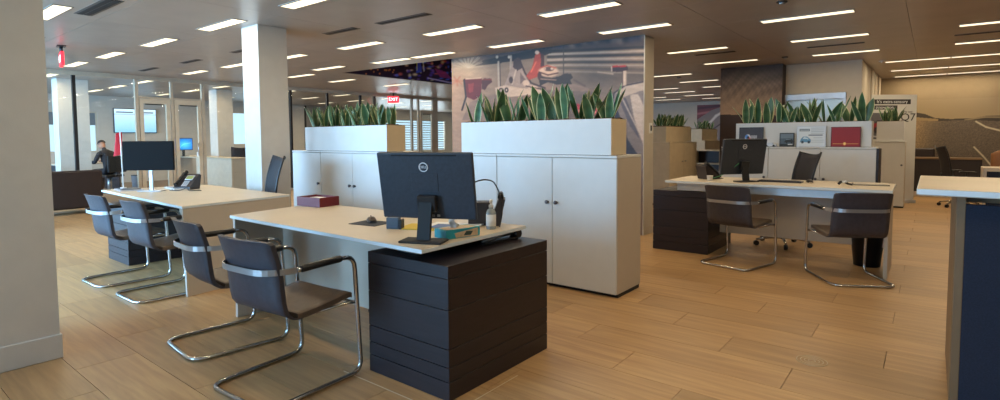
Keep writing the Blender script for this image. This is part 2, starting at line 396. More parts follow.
# outer walls
WFAR = mat('far_wall_paint', (186, 178, 166), .8, var=.03)
def wall_with_windows(name, X0, X1, wins, label):   # wall in the YZ plane with openings (y0,y1,z0,z1)
    mb = MB(); y = YF
    for (a, b, c, d) in sorted(wins):
        mb.box(X0, X1, y, a, -.16, CZ+.12); mb.box(X0, X1, a, b, -.16, c); mb.box(X0, X1, a, b, d, CZ+.12); y = b
    mb.box(X0, X1, y, YB, -.16, CZ+.12); o = mb.build(name, WFAR); tag(o, label, kind='structure'); return o
wins = [(4.1, 5.37, .95, 2.15), (9.3, 10.6, 1.1, 2.28), (15.9, 20.2, .7, 2.22)]
wl = wall_with_windows('wall_left', XL-.15, XL, wins, 'far left office wall with daylight windows')
for i, (a, b, c, d) in enumerate(wins):
    w = thing('window_%d' % (i+1), ['small window behind the left glazed office', 'blue daylight window left of the white column', 'wide window with white horizontal blinds'][i], None, kind='structure')
    mb = MB(); t = .04
    mb.box(XL-.1, XL-.02, a, b, c, c+t).box(XL-.1, XL-.02, a, b, d-t, d).box(XL-.1, XL-.02, a, a+t, c+t, d-t).box(XL-.1, XL-.02, b-t, b, c+t, d-t); mb.build('window_frame', TRIMB, w)
    MB().box(XL-.065, XL-.06, a+t, b-t, c+t, d-t).build('pane', GLASS, w)
    if i == 2:
        z = c+.06
        while z < d-.05:
            MB().box(XL-.05, XL-.042, a+.02, b-.02, z, z+.045).build('slat', mat('blind_slat', (176, 190, 204), .5), w); z += .115
    if i == 0: MB().box(XL-.055, XL-.05, a+t, b-t, 1.75, d-t).build('roller_shade', mat('grey_shade', (110, 116, 120), .8), w)
def bwall(name, x0, x1, y0, y1, m, label, z0=-.16, z1=CZ+.12): return tag(MB().box(x0, x1, y0, y1, z0, z1).build(name, m), label, kind='structure')
bwall('wall_far', XL, -3.2, YB, YB+.15, WFAR, 'distant beige end wall')
bwall('wall_right', XR, XR+.15, YF, 15.6, WALLW, 'right side wall out of frame')
bwall('wall_back', -.99, XR, 15.6, 15.75, mat('wall_tan', (138, 121, 96), .8, var=.03), 'beige wall carrying the road mural')
bwall('wall_core', -2.18, -.99, 11.4, YB, WALLW, 'beige wall block right of the dark cloud mural')
bwall('wall_core_side', -3.27, -2.18, 11.1, YB, mat('wall_dark', (60, 50, 48), .7), 'wall block carrying the dark cloud mural')
# rear wall behind the camera: mullioned glazing
mb = MB().box(XL, XR, YF-.15, YF, -.16, .35).box(XL, XR, YF-.15, YF, 2.5, CZ+.12)
for i in range(14): mb.box(XL+i*1.9, XL+i*1.9+.15, YF-.15, YF, .35, 2.5)
tag(mb.build('wall_rear', WALLW), 'window wall behind the camera', kind='structure')
MB().box(XL, XR, YF-.08, YF-.07, .35, 2.5).build('pane', GLASS, bpy.data.objects['wall_rear'])

# columns
def column(x0, x1, y0, y1, label, base=False):
    c = MB().box(x0, x1, y0, y1, -.0, CZ).build('column', PILLAR); tag(c, label, kind='structure'); return c
c = column(-4.75, -4.065, -1.4, .882, 'big pale wall pier at the left edge of the view')
MB().box(-4.76, -4.053, -1.41, .892, 0, .145, .004).build('baseboard', PILLAR, c)
column(-6.5, -6.13, 3.27, 3.63, 'square white column between the desks and the planters')
column(-10.7, -10.25, 1.5, 2.02, 'pale column seen as a sliver beside the left pier')
column(-15.0, -14.6, 3.33, 3.88, 'column behind the glass by the sofa')
column(-15.33, -14.89, 6.76, 7.18, 'column behind the glass left of the white column')

# glass partition
gp = thing('glass_partition', 'long glass office partition with beige header rail and posts', None, kind='structure')
PY0, PY1 = .2, 19.6
MB().box(XP-.03, XP+.03, PY0, PY1, 2.545, CZ).build('header', TRIMB, gp)
MB().box(XP-.02, XP+.02, PY0, PY1, 0, .05).build('sill', TRIMB, gp)
def py(px, y=140): return at(px, y, 0, XP).y
posts = [(76, .055, DARKF), (138, .06, TRIMB), (173, .05, TRIMB), (204, .06, TRIMB), (291.5, .05, DARKF), (328, .05, DARKF), (361, .05, DARKF), (375, .05, DARKF), (412, .06, TRIMB), (418.5, .05, TRIMB), (435, .22, TRIMB)]
ys = []
for px, w, m in posts:
    y = py(px); ys.append(y); MB().box(XP-.035, XP+.035, y-w/2, y+w/2, .05, 2.545).build('post', m, gp)
for q0, q1 in ((138, 173), (173, 204)): MB().box(XP-.004, XP+.004, py(q0)+.03, py(q1)-.03, 2.19, 2.545).build('pane', GLASS, gp); MB().box(XP-.03, XP+.03, py(q0)+.03, py(q1)-.03, 2.165, 2.20).build('transom', TRIMB, gp)
for a, b in zip([PY0]+ys, ys+[PY1]):
    if b-a > .1 and not any(abs(a-py(q_)) < .02 for q_ in (138, 173)): MB().box(XP-.004, XP+.004, a+.03, b-.03, .05, 2.545).build('pane', GLASS, gp)
for i, (p0, p1, lab) in enumerate(((140, 171, 'left leaf of the beige-framed glass doors'), (175, 202, 'right leaf of the beige-framed glass doors'), (420, 433, 'glass door by the blinds'))):
    d = thing('door_%d' % (i+1), lab, None, kind='structure'); a, b = py(p0)+.01, py(p1)-.01; zt = 2.16 if i < 2 else 2.2
    mb = MB(); x0, x1 = XP-.02, XP+.036
    mb.box(x0, x1, a, a+.07, .055, zt).box(x0, x1, b-.07, b, .055, zt).box(x0, x1, a+.07, b-.07, zt-.1, zt).box(x0, x1, a+.07, b-.07, .055, .15); mb.build('door_frame', mat('door_beige', (200, 186, 162), .5), d)
    MB().box(x0+.02, x0+.026, a+.07, b-.07, .15, zt-.1).build('pane', GLASS, d)
    MB().tube([(x1+.04, b-.1, .95), (x1+.04, b-.1, 1.25)], .012).build('door_handle', SATIN, d)
    MB().box(x1, x1+.012, a+.1, a+.45, zt-.125, zt-.105).build('door_closer', DARKF, d)

# mural wall
def paint_race(U, V):
    c = Canvas(U, V, (128, 117, 110)); dk = (36, 30, 34)
    g = np.clip((U-450)/75, 0, 1)[..., None]; c.c = c.c*g+np.array((176, 154, 138))*(1-g)
    t = np.exp(-((V-76)/9)**2)*np.clip((U-560)/30, 0, 1); c.c = c.c*(1-t[..., None]*.25)
    c.poly([(440, 40), (660, 18), (660, 46), (560, 52), (530, 53), (475, 63), (440, 62)], (84, 70, 70))
    rg = random.Random(2)
    for k in range(26): x = 500+k*6; c.ell(x, 49-(x-500)*.085+rg.uniform(-2, 2), 3.4, 3.2, rg.choice([(46, 46, 66), (110, 104, 108), (64, 62, 84), (130, 120, 116), (40, 38, 48)]), .75, .6)
    for y0, y1, col, w in ((51, 47.2, dk, 2.6), (53.8, 51, (176, 170, 168), 1.8), (56.4, 54.6, dk, 2.4), (59.4, 58.2, (170, 162, 160), 2.0), (62.2, 62, (52, 46, 48), 2.2), (65, 65.4, (160, 152, 148), 1.6), (68, 69.6, (84, 76, 74), 2.2), (71.5, 73, (146, 138, 132), 1.4)):
        c.line([(548, y0+.6), (565, y0), (643, y1), (670, y1-.8)], w, col, .9)
    c.poly([(470, 63), (500, 57), (536, 49), (560, 50), (540, 57), (500, 63), (476, 66)], dk); c.line([(452, 57), (476, 62)], 4, (74, 58, 56))
    for x in (497, 509): c.ell(x, 57, 1.4, 1.6, (196, 188, 180))
    c.ell(468, 68, 15, 11, (208, 190, 168), .75, .7)
    for k in range(16): a = k*.4; c.line([(468, 68), (468+15*math.cos(a), 66-13*abs(math.sin(a)))], .8, (222, 208, 190), .5)
    for a in (0, .7, 1.5, 2.4, 3.3, 4.2, 5.2): c.line([(457, 81), (457+6*math.cos(a), 81+4.5*math.sin(a))], 1.8, (176, 112, 92), .5)
    c.poly([(464, 79), (482, 78), (481, 96), (474, 100), (467, 97)], (104, 32, 38)); c.line([(464, 80), (466, 97), (462, 110)], 1.6, (44, 34, 36)); c.line([(466, 79), (481, 78)], 1.2, (214, 196, 184)); c.poly([(468, 84), (474, 83), (473, 92), (469, 93)], (150, 60, 62), .8)
    c.poly([(482, 80), (484, 78.4), (491.5, 78.6), (492, 82), (488, 85), (485, 90), (482, 89)], (78, 32, 32)); c.line([(483, 79.6), (491, 79.6)], 1, (134, 50, 46))
    c.line([(498.4, 62), (499, 86)], 2.2, (184, 176, 170)); c.line([(499.8, 62), (500.4, 86)], .8, (70, 60, 60)); c.line([(511, 56), (510.5, 72)], 2, (170, 162, 158))
    c.poly([(540, 84), (575, 84), (600, 92), (610, 120), (462, 120), (470, 102), (497, 94)], (140, 124, 118)); c.poly([(545, 90), (600, 92), (606, 120), (545, 120)], (118, 108, 106))
    c.poly([(513, 61), (520, 60), (524, 72), (528, 80), (533, 84), (532, 90), (516, 92), (500, 96), (496, 92), (504, 86), (508, 76)], (158, 146, 144)); c.line([(520, 61), (525, 73), (531, 83), (545, 88)], 1.5, (54, 40, 42))
    c.poly([(513.5, 60), (518, 57), (521, 60), (522, 68), (517, 71), (513, 67)], (70, 56, 58)); c.line([(516, 70), (512, 84)], 1.5, (196, 184, 180)); c.ell(511, 80, 2, 3.4, (74, 58, 60)); c.poly([(520, 72), (526, 80), (520, 84)], (112, 100, 102))
    c.poly([(495, 88), (506, 85), (520, 88), (545, 90), (545, 93), (510, 97), (496, 95)], (196, 182, 174)); c.ell(501, 90.5, 2.4, 2.6, (60, 50, 50)); c.ell(501, 90.5, 1.1, 1.3, (196, 182, 174)); c.ell(506.5, 90, 2, 2.6, (60, 50, 50)); c.ell(506.5, 90, .8, 1.2, (196, 182, 174))
    c.poly([(535, 55), (538, 51), (543, 54), (543, 64), (537, 77), (529, 80), (526, 76), (532, 68)], (156, 66, 54)); c.poly([(540, 52), (544, 55), (544, 66), (540, 72), (541, 60)], (70, 34, 34)); c.ell(537, 52.4, 2.2, 2, (206, 190, 182)); c.line([(531, 72), (536, 62)], 1.4, (206, 104, 84)); c.ell(526, 83, 3.4, 3, (196, 182, 176)); c.ell(533, 88, 5, 2.4, (200, 184, 176)); c.line([(526, 86), (545, 90)], 1, (60, 44, 46))
    c.poly([(538, 74), (552, 78), (560, 76), (565, 73.4), (571, 74), (573, 77.6), (570, 80), (572, 84), (556, 84.5), (548, 82), (540, 86)], (46, 36, 36)); c.ell(548.5, 71.5, 10, 5.6, (200, 180, 168)); c.ell(549, 69, 5, 2.2, (76, 60, 62)); c.ell(552, 68.6, 1.6, 1.3, (190, 176, 170)); c.ell(545, 68.8, 1.2, 1.2, (170, 150, 146)); c.line([(539, 72), (548, 75), (558, 73)], 1.3, (70, 40, 40)); c.line([(540, 68), (547, 65.6), (556, 68)], 1.1, (170, 74, 60)); c.ell(539.5, 76, 2, 4, (70, 44, 44)); c.line([(541, 79), (556, 80)], 1.2, (150, 130, 122))
    c.line([(563.5, 44), (563.5, 74)], .9, (60, 56, 58)); c.line([(574, 80), (585, 86)], 2, (96, 84, 80))
    for x, y in ((549, 106), (562, 103), (578, 109), (594, 110)): c.ell(x, y, 3.4, 5, (184, 48, 58), .9); c.ell(x+1, y+2, 1.2, 1.6, (220, 190, 190), .8)
    c.poly([(606, 120), (612, 104), (614, 92), (625, 84.5), (645, 80.5), (670, 82), (670, 170), (616, 170)], (134, 130, 136)); c.poly([(616, 93), (626, 86), (645, 82), (670, 84), (670, 90), (640, 91), (624, 97)], (182, 176, 174)); c.line([(612, 106), (614, 93), (625, 85.5), (645, 81.5)], 1.3, (58, 50, 58))
    c.poly([(604, 110), (612, 98), (617, 108), (628, 140), (640, 158), (612, 158)], (54, 54, 74), .95); c.poly([(630, 95), (638, 94), (646, 110), (652, 150), (645, 150), (634, 118)], (196, 192, 194)); c.poly([(618, 98), (626, 98), (634, 120), (640, 140), (630, 126)], (98, 98, 114)); c.line([(621, 96), (632, 118), (643, 140)], 1.4, (206, 202, 204), .8)
    c.line([(598, 72), (613, 74)], 1.4, (170, 160, 152)); c.line([(624.5, 70), (624.5, 84)], 3.6, (196, 186, 180)); c.line([(622.6, 70), (622.6, 84)], .8, (84, 70, 70))
    c.poly([(611, 70), (612, 66), (626, 65.6), (628, 67), (628, 70.4), (618, 72), (612, 71.4)], (58, 36, 36)); c.poly([(611.5, 67.4), (613, 65.6), (626, 65.4), (627, 67)], (166, 48, 46)); c.line([(611.6, 67), (611.8, 71)], 1.2, (200, 190, 184))
    c.blur(1); c.noise(.035, 7, 4); c.grain(.06); c.c = np.clip((c.c-96)*1.14+92, 4, 235)*np.array((.90, .80, .70)); return c.c
mw = bwall('wall_mural', -6.40, -2.965, 6.8, 7.1, WALLW, 'free-standing partition wall printed with a motor race scene', 0, CZ)
sheet('mural_print', (-6.40, 6.796, .0), (1, 0, 0), (0, 0, 1), 3.425, CZ, 420, 320, paint_race, PRINT, mw, True)
MB().box(-3.02, -2.958, 6.797, 7.102, .0, .1).build('baseboard', WALLW, mw)
sw = thing('light_switch', 'small white wall switch on the end of the race mural wall', 'switch', (-2.965, 7.0, 1.42))
MB().box(0, .01, -.045, .045, -.07, .07, .002).build('switch_plate', PAPER, sw); MB().box(.01, .016, -.018, .018, -.035, .035).build('rocker', BLACK, sw)

def paint_cloud(U, V):
    c = Canvas(U, V, (92, 76, 66)); 
    t = np.clip((V-70)/45, 0, 1)[..., None]; c.c = np.array((58, 48, 48))*(1-t)+np.array((150, 124, 102))*t
    w = np.sin(U*.33+V*.5+2*np.sin(U*.11))*.5+np.sin(U*.9-V*.7+3*np.sin(V*.2))*.3+np.sin(U*1.7+V*1.1)*.2; c.c = c.c*(1+.22*w[..., None]*np.exp(-((V-84)/18)**2)[..., None])
    c.poly([(700, 114), (800, 116), (800, 260), (700, 260)], (46, 32, 32)); c.grain(.12); return c.c
cs = bpy.data.objects['wall_core_side']
sheet('mural_print', (-3.27, 11.095, 0), (1, 0, 0), (0, 0, 1), 1.09, CZ, 140, 260, paint_cloud, PRINT, cs, True)
def paint_road(U, V):
    c = Canvas(U, V, (138, 121, 96)); t = np.clip((V-95)/25, 0, 1)[..., None]; c.c = np.array((138, 121, 96))*(1-t)+np.array((156, 136, 104))*t
    c.poly([(900, 114), (914, 112), (925, 114), (935, 118), (950, 119), (975, 118), (985, 116), (1080, 114), (1080, 126), (900, 126)], (60, 50, 42))
    c.poly([(913, 117), (925, 118), (938, 119), (938, 121), (913, 121)], (150, 128, 92)); c.line([(965, 120), (985, 117), (1080, 118)], 1.5, (140, 124, 96))
    c.poly([(900, 122), (935, 121), (972, 120), (1080, 125), (1080, 260), (900, 260)], (98, 86, 74))
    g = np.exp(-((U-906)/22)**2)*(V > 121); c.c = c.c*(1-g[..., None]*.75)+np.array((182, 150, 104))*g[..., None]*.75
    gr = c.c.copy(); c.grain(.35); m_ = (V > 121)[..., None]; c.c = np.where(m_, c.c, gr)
    c.line([(976, 121.5), (986, 127), (1010, 133), (1040, 140)], 1.6, (206, 196, 172)); c.line([(974, 147), (983, 156), (1000, 176)], 1.4, (206, 196, 172))
    return c.c
wb = bpy.data.objects['wall_back']
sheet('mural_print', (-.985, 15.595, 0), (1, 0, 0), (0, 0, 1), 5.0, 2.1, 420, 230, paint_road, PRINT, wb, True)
def paint_red(U, V):
    c = Canvas(U, V, (112, 48, 56))
    for k in range(7): c.line([(690, 104+k*5.5), (730, 100+k*4.5)], 2.2, (70, 26, 40) if k % 2 else (180, 110, 110), .8)
    c.poly([(690, 124), (712, 110), (730, 104), (730, 180), (690, 180)], (120, 106, 104)); c.line([(702, 140), (707, 126), (716, 116), (726, 110)], 2.4, (206, 196, 190)); c.line([(706, 142), (712, 130), (726, 120)], 1.2, (60, 50, 56)); return c.c
wf = bpy.data.objects['wall_far']
a = at(697, 120, 1, YB-.01); sheet('mural_print', (a.x, YB-.01, 0), (1, 0, 0), (0, 0, 1), 2.6, 2.5, 120, 120, paint_red, PRINT, wf, True)

# framed pale hatch on the wall core
a = at(787, 95, 1, 11.4); b = at(843, 122, 1, 11.4)
ht = thing('display_hatch', 'aluminium-framed pale blue glass hatch in the beige wall block', 'display case', (0, 0, 0))
ax, bx_, z1, z0 = a.x, b.x, a.z+.0, .95
MB().box(ax-.06, bx_+.04, 11.34, 11.4, z1-.11, z1+.0, .003).build('top_rail', SATIN, ht)
MB().box(ax-.06, ax+.02, 11.35, 11.4, z0, z1-.11).box(bx_-.04, bx_+.04, 11.35, 11.4, z0, z1-.11).box(ax+.02, bx_-.04, 11.35, 11.4, z0, z0+.06).build('frame', SATIN, ht)
MB().box(ax+.02, bx_-.04, 11.37, 11.398, z0+.06, z1-.11).build('glass_panel', mat('pale_blue_glass', (176, 200, 214), .15, var=.05), ht)
# side pilasters on the core's right face
for yy in (13.1, 14.0, 14.9): MB().box(-.99, -.965, yy, yy+.5, 0, CZ).build('pilaster', WALLW, bpy.data.objects['wall_core'])

# TV, wall board
def tv(name, y0, y1, z0, z1, X, label, cat, paint):
    t = thing(name, label, cat, (X, 0, 0)); MB().box(0, .05, y0, y1, z0, z1, .004).build('case', BLACK, t)
    o = sheet('screen', (.053, y0+.02, z0+.02), (0, 1, 0), (0, 0, 1), y1-y0-.04, z1-z0-.04, 60, 40, paint, SCREEN, t); return t
a = at(113, 108, 0, XL+.05); b = at(157, 133, 0, XL+.05)
def paint_tv(U, V):
    c = Canvas(U, V, (150, 190, 215)); t = V[..., None]; c.c = np.array((120, 172, 205))*(1-t)+np.array((196, 220, 232))*t
    c.poly([(.05, .84), (.45, .84), (.45, .9), (.05, .9)], (50, 60, 70)); c.poly([(.55, .84), (.95, .84), (.95, .9), (.55, .9)], (50, 60, 70)); c.line([(0, .78), (1, .78)], .02, (120, 140, 150)); return c.c
tv('wall_television', a.y, b.y, b.z, a.z, XL+.01, 'wall-mounted television with a pale blue screen', 'television', paint_tv)
a = at(304, 96, 0, XL+.02); b = at(355, 150, 0, XL+.02)
wbd = thing('wall_board', 'tall grey panel with a dark frame on the far left wall', 'board', (XL, 0, 0))
MB().box(0, .02, a.y, b.y, .3, a.z).build('frame', DARKF, wbd); MB().box(.02, .025, a.y+.08, b.y-.08, .38, a.z-.08).build('panel', mat('grey_board', (128, 122, 116), .6), wbd)

# ================================================================== CEILING FITTINGS
DIFF = emis('light_diffuser', (1.0, .86, .60), 1.25, True)
proto = thing('ceiling_light', 'x', 'light'); LW, LL = .15, .90
MB().box(-LL/2, LL/2, -LW/2, LW/2, -.004, .0).build('diffuser', DIFF, proto)
MB().box(-LL/2-.012, LL/2+.012, -LW/2-.012, -LW/2, -.006, 0).box(-LL/2-.012, LL/2+.012, LW/2, LW/2+.012, -.006, 0).box(-LL/2-.012, -LL/2, -LW/2, LW/2, -.006, 0).box(LL/2, LL/2+.012, -LW/2, LW/2, -.006, 0).build('frame', mat('light_trim', (150, 142, 130), .4, metal=.5), proto)
L = [(-7.2, 1.62), (-11.72, 2.95), (-10.08, 2.98), (-8.29, 3.02), (-6.5, 3.03), (-4.68, 3.05), (-11.4, 4.78), (-9.8, 4.8), (-8.2, 4.88), (-6.42, 4.93), (-4.68, 4.98), (-2.92, 5.02),
     (-7.27, 6.22), (-6.27, 6.22), (-4.65, 6.25), (-2.9, 6.32), (-8.9, 6.1), (-10.4, 6.45), (-2.87, 8.5), (-2.85, 10.2), (-1.14, 6.92), (-1.14, 8.6), (-1.13, 10.3), (.67, 8.7), (.67, 10.37),
     (-.25, 12.1), (.67, 12.1), (-.25, 13.8), (.67, 13.8), (-.25, 15.25), (.67, 15.25), (1.59, 12.1), (1.59, 13.8),
     (-4.45, 11.55), (-4.4, 13.2), (-4.4, 14.9), (-5.9, 14.7), (-5.9, 16.05), (-5.85, 17.6), (-5.85, 19.3), (-7.4, 17.7), (-7.4, 19.0), (-2.9, 3.2), (-2.9, 1.5), (-4.7, 1.5), (-1.1, 3.2), (-1.1, 1.5), (-1.1, 5.0), (.7, 3.2), (.7, 1.5), (.7, 5.0), (.7, 6.9)]
L += [(x, y) for x in (-14.0, -15.8, -17.6) for y in (1.6, 3.1, 4.8, 6.5, 8.3, 10.1, 11.9, 13.7, 15.5, 17.3, 19.1)]
for q in [(330, 82, 377, 82), (384, 86, 430, 84)]:
    if q[2]: p0 = zat(q[0], q[1], CZ); L.append((p0.x+.45, p0.y))
near_names = ['nearest', 'second nearest', 'third nearest', 'fourth nearest', 'fifth nearest', 'sixth nearest', 'seventh nearest', 'eighth nearest', 'ninth nearest', 'tenth nearest', 'eleventh nearest', 'twelfth nearest', 'thirteenth nearest']
def in_view(x, y):
    q = proj((x, y, CZ)); return q[2] > .3 and -20 < q[0] < 1015 and -4 < q[1] < 400
def put_light(x, y, label, grp):
    area('lamp_tube', (x, y, CZ-.0065), (0, 0, 0), .84, .012, LAMP_WATTS*(1.7 if x < -13.2 else 1), LIGHT_COLOR)
    dup(proto, (x, y, CZ), 0, label, grp)
for zone, test in (('showroom', lambda x: x > -12.9), ('glazed office', lambda x: x <= -12.9)):
    rows = {}
    for x, y in L:
        if not test(x): continue
        if in_view(x, y): rows.setdefault(round(y/1.75), []).append((x, y))
        else: put_light(x, y, 'recessed strip light of the ceiling overhead, outside the frame', 'strip lights outside the frame')
    for ri, k in enumerate(sorted(rows)):
        for ci, (x, y) in enumerate(sorted(rows[k])):
            lab = 'recessed strip light, %s from the left in the %s ceiling row' % (ORD[ci], near_names[ri]) if zone == 'showroom' else 'strip light behind the glass partition, %s from the left in its %s row' % (ORD[ci], near_names[ri])
            put_light(x, y, lab, 'strip lights of the %s ceiling' % zone)
for ch in list(proto.children): bpy.data.objects.remove(ch)
bpy.data.objects.remove(proto)

def slot(x0, x1, y, label, w=.05, n=1):
    t = thing('air_slot', label, 'air vent', ((x0+x1)/2, y, CZ), 0, 'slot diffusers in the ceiling'); l = (x1-x0)/2
    MB().box(-l-.01, l+.01, -w-.01, w+.01, -.003, 0).build('frame', mat('slot_trim', (84, 78, 72), .5, metal=.4), t)
    for i in range(n):
        c = (i-(n-1)/2)*.06; MB().box(-l, l, c-w*.35, c+w*.35, -.006, -.002).build('slot', DARKIN, t)
slot(-7.05, -6.1, 1.86, 'double slot air vent at the top left of the ceiling', .07, 2)
slot(-10.0, -9.0, 1.9, 'slot air vent beside the exit sign at the far left')
slot(-11.95, -11.2, 4.03, 'slot air vent between the left office lights')
slot(-10.2, -9.55, 4.08, 'slot air vent left of the white column')
slot(-8.4, -7.75, 4.08, 'slot air vent just left of the white column top')
slot(-6.05, -5.45+.0, 4.13, 'slot air vent right of the white column')
slot(-5.05, -4.25, 4.15, 'slot air vent above the near left planter')
slot(-3.05, -2.45, 9.0, 'slot air vent beyond the race mural wall')
slot(-1.5, -.8, 9.35, 'slot air vent above the rear planter')
slot(.2, .95, 9.5, 'slot air vent at the right of the ceiling')
a = zat(497, 1, CZ)
for px, py_, lab in ((782, 1.5, 'small black ceiling speaker near the top right'), (785, 57, 'small ceiling detector in front of the cloud mural wall'), (882, 61, 'small ceiling sprinkler near the beige wall corner'), (679, 77, 'small sprinkler beyond the mural wall')):
    a = zat(px, py_, CZ); t = thing('ceiling_detector', lab, 'detector', (a.x, a.y, CZ)); MB().cyl((0, 0), .05, -.01, 0).build('base', PAPER if px > 790 else BLACK, t); MB().cyl((0, 0), .03, -.03, -.01).build('head', SATIN, t)

def exit_sign(loc, rz, label, z1):
    t = thing('exit_sign', label, 'sign', loc, rz)
    MB().box(-.16, .16, -.02, .02, -.28, -.09, .004).build('housing', emis('exit_red', (235, 40, 52), 1.6), t)
    MB().tube([(0, 0, -.09), (0, 0, 0)], .02).build('stem', BLACK, t); MB().box(-.1, .1, -.05, .05, -.012, 0).build('mount', BLACK, t)
    e = emis('exit_white', (250, 240, 240), 2.0)
    text('EXIT', .13, 'lettering', e, t, frame((0, -.0215, -.185), (1, 0, 0), (0, 0, 1))); text('EXIT', .13, 'lettering', e, t, frame((0, .0215, -.185), (-1, 0, 0), (0, 0, 1)))
a = zat(61, 46, CZ); exit_sign((a.x, a.y, CZ), math.atan2(a.y, a.x)+.06, 'red exit sign seen edge-on at the upper left', CZ)
a = zat(394, 85.5, CZ); exit_sign((-12.35, py(394)*12.35/12.9, CZ), math.radians(50), 'red exit sign with white lettering beyond the left planter', CZ)

# ================================================================== CABINETS AND PLANTERS
def knob_xy(px, py_, Y): return at(px, py_, 1, Y)
def cabinet(x0, x1, yf, yb, h, label, doors, group=None):
    """doors: list of (xa, xb, knob_side)"""
    t = thing('storage_cabinet', label, 'cabinet', ((x0+x1)/2, yf, 0), 0, group); cx = (x0+x1)/2
    MB().box(x0-cx+.001, x1-cx-.001, .022, yb-yf, .03, h-.022, .001).build('body', mat('cabinet_side', (184, 172, 156), .5, var=.02), t)
    MB().box(x0-cx+.002, x1-cx-.002, .04, yb-yf-.02, 0, .03).build('plinth', DARKIN, t)
    MB().box(x0-cx, x1-cx, -.002, yb-yf, h-.02, h, .002).build('cabinet_top', WHITE, t)
    for a, b, side in doors:
        d = MB().box(a-cx+.0025, b-cx-.0025, 0, .02, .032, h-.026, .0015).build('door', WHITE, t)
        kx = (a+.075 if side < 0 else b-.045)-cx
        if side < 0: kx = a-cx+.045
        MB().lathe([(.012, 0), (.010, .012), (.017, .016), (.017, .026), (.001, .028)], seg=12).xf(Matrix.Translation((kx, 0, h*.645)) @ Matrix.Rotation(PI/2, 4, 'X')).build('knob', mat('knob_steel', (96, 96, 104), .35, metal=.7), d)
    return t
CH_ = 1.153
g = 'white cabinets under the planters'
cabinet(-3.175, -1.955, 3.97, 4.43, CH_, 'white two-door cabinet at the right end of the nearest cabinet row', [(-3.175, -2.565, 1), (-2.565, -1.955, -1)], g)
cabinet(-3.785, -3.177, 3.97, 4.43, CH_, 'white single-door cabinet partly behind the big black monitor', [(-3.785, -3.177, -1)], g)
cabinet(-6.0, -4.72, 3.97, 4.43, CH_, 'white two-door cabinet under the left planter', [(-6.0, -5.36, 1), (-5.36, -4.72, -1)], g)
cabinet(-6.64, -6.002, 3.97, 4.43, CH_, 'white single-door cabinet beside the white column', [(-6.64, -6.002, 1)], g)
cabinet(-1.745, -.53, 8.1, 8.56, 1.158, 'white two-door cabinet under the picture frames', [(-1.745, -1.13, 1), (-1.13, -.53, -1)], g)
cabinet(-2.36, -1.747, 8.1, 8.56, 1.158, 'white cabinet behind the right-hand desk monitor', [(-2.36, -1.747, 1)], g)
MB().box(-.53, -.505, 8.1, 8.56, .02, 1.14).build('side_panel', DARKW, None)
tag(bpy.data.objects['side_panel'], 'thin dark end panel on the right of the rear white cabinets', 'panel'); bpy.data.objects['side_panel'].name = 'cabinet_end_panel'
cabinet(-.83, -.37, 12.1, 12.62, 1.2, 'narrow beige cabinet end in front of the promotional banner', [(-.83, -.37, 1)], g)

def planter(x0, x1, yf, yb, z0, z1, label, endm=WOOD_EDGE):
    t = thing('planter_box', label, 'planter', ((x0+x1)/2, yf, z0)); w = (x1-x0)/2; d = yb-yf; h = z1-z0; k = .018
    MB().box(-w, w, 0, k, .004, h, .001).build('front_panel', WHITE, t); MB().box(-w, w, d-k, d, .004, h).build('back_panel', WHITE, t)
    MB().box(w-k, w+.0015, .001, d-.001, .004, h-.001).build('end_panel', endm, t); MB().box(-w-.0015, -w+k, .001, d-.001, .004, h-.001).build('end_panel', endm, t)
    MB().box(-w+k, w-k, k, d-k, 0, h-.06).build('liner', BLACK, t)
    mb = MB(); rg = random.Random(int(abs(x0)*100))
    nx = max(4, int((x1-x0)/.03)); ny = max(3, int(d/.03)); hh = [[rg.uniform(-.01, .018) for _ in range(nx+1)] for _ in range(ny+1)]
    mb.grid(lambda u, v, o: (-w+k+u*(2*w-2*k), k+v*(d-2*k), h-.004+hh[int(round(v*ny))][int(round(u*nx))]), nx, ny)
    tag(mb.build('bark_mulch', SOIL, t), kind='stuff'); return t
def leaf_mesh(i, h, w, bend, twist):
    b = bmesh.new(); n = 7; rows = []
    lay = b.verts.layers.float_color.new('ink'); rg = random.Random(i)
    for j in range(n+1):
        t = j/n; ww = w*(.45+.85*t-1.25*t**2.6)*.5 if t < 1 else .001
        ww = max(ww, .0008); y = bend*t*t; z = h*t; a = twist*t; r = []
        for s in (-1, -.8, 0, .8, 1):
            x = ww*s; yy = abs(s)*ww*.28
            v = b.verts.new((x*math.cos(a)-yy*math.sin(a), y+x*math.sin(a)+yy*math.cos(a), z))
            band = .8+.2*math.sin(j*2.7+i)+rg.uniform(-.08, .08)
            c = s2l((232, 230, 178)) if abs(s) == 1 else (s2l((58, 96, 66)) if abs(s) < .5 else s2l((84, 122, 80)))
            if abs(s) < 1: c = tuple(q*band for q in c)
            v[lay] = c+(1,); r.append(v)
        rows.append(r)
    for A, B in zip(rows, rows[1:]):
        for k in range(4): b.faces.new((A[k], A[k+1], B[k+1], B[k])).smooth = True
    me = bpy.data.meshes.new('leaf'); b.to_mesh(me); b.free(); me.materials.append(LEAFM); return me
LEAFM = print_mat('snake_plant_leaf', .4)
LEAVES = [leaf_mesh(i, 1.0, .22+.04*(i % 3), .04+.04*(i % 4), .5*math.sin(i*1.7)) for i in range(9)]
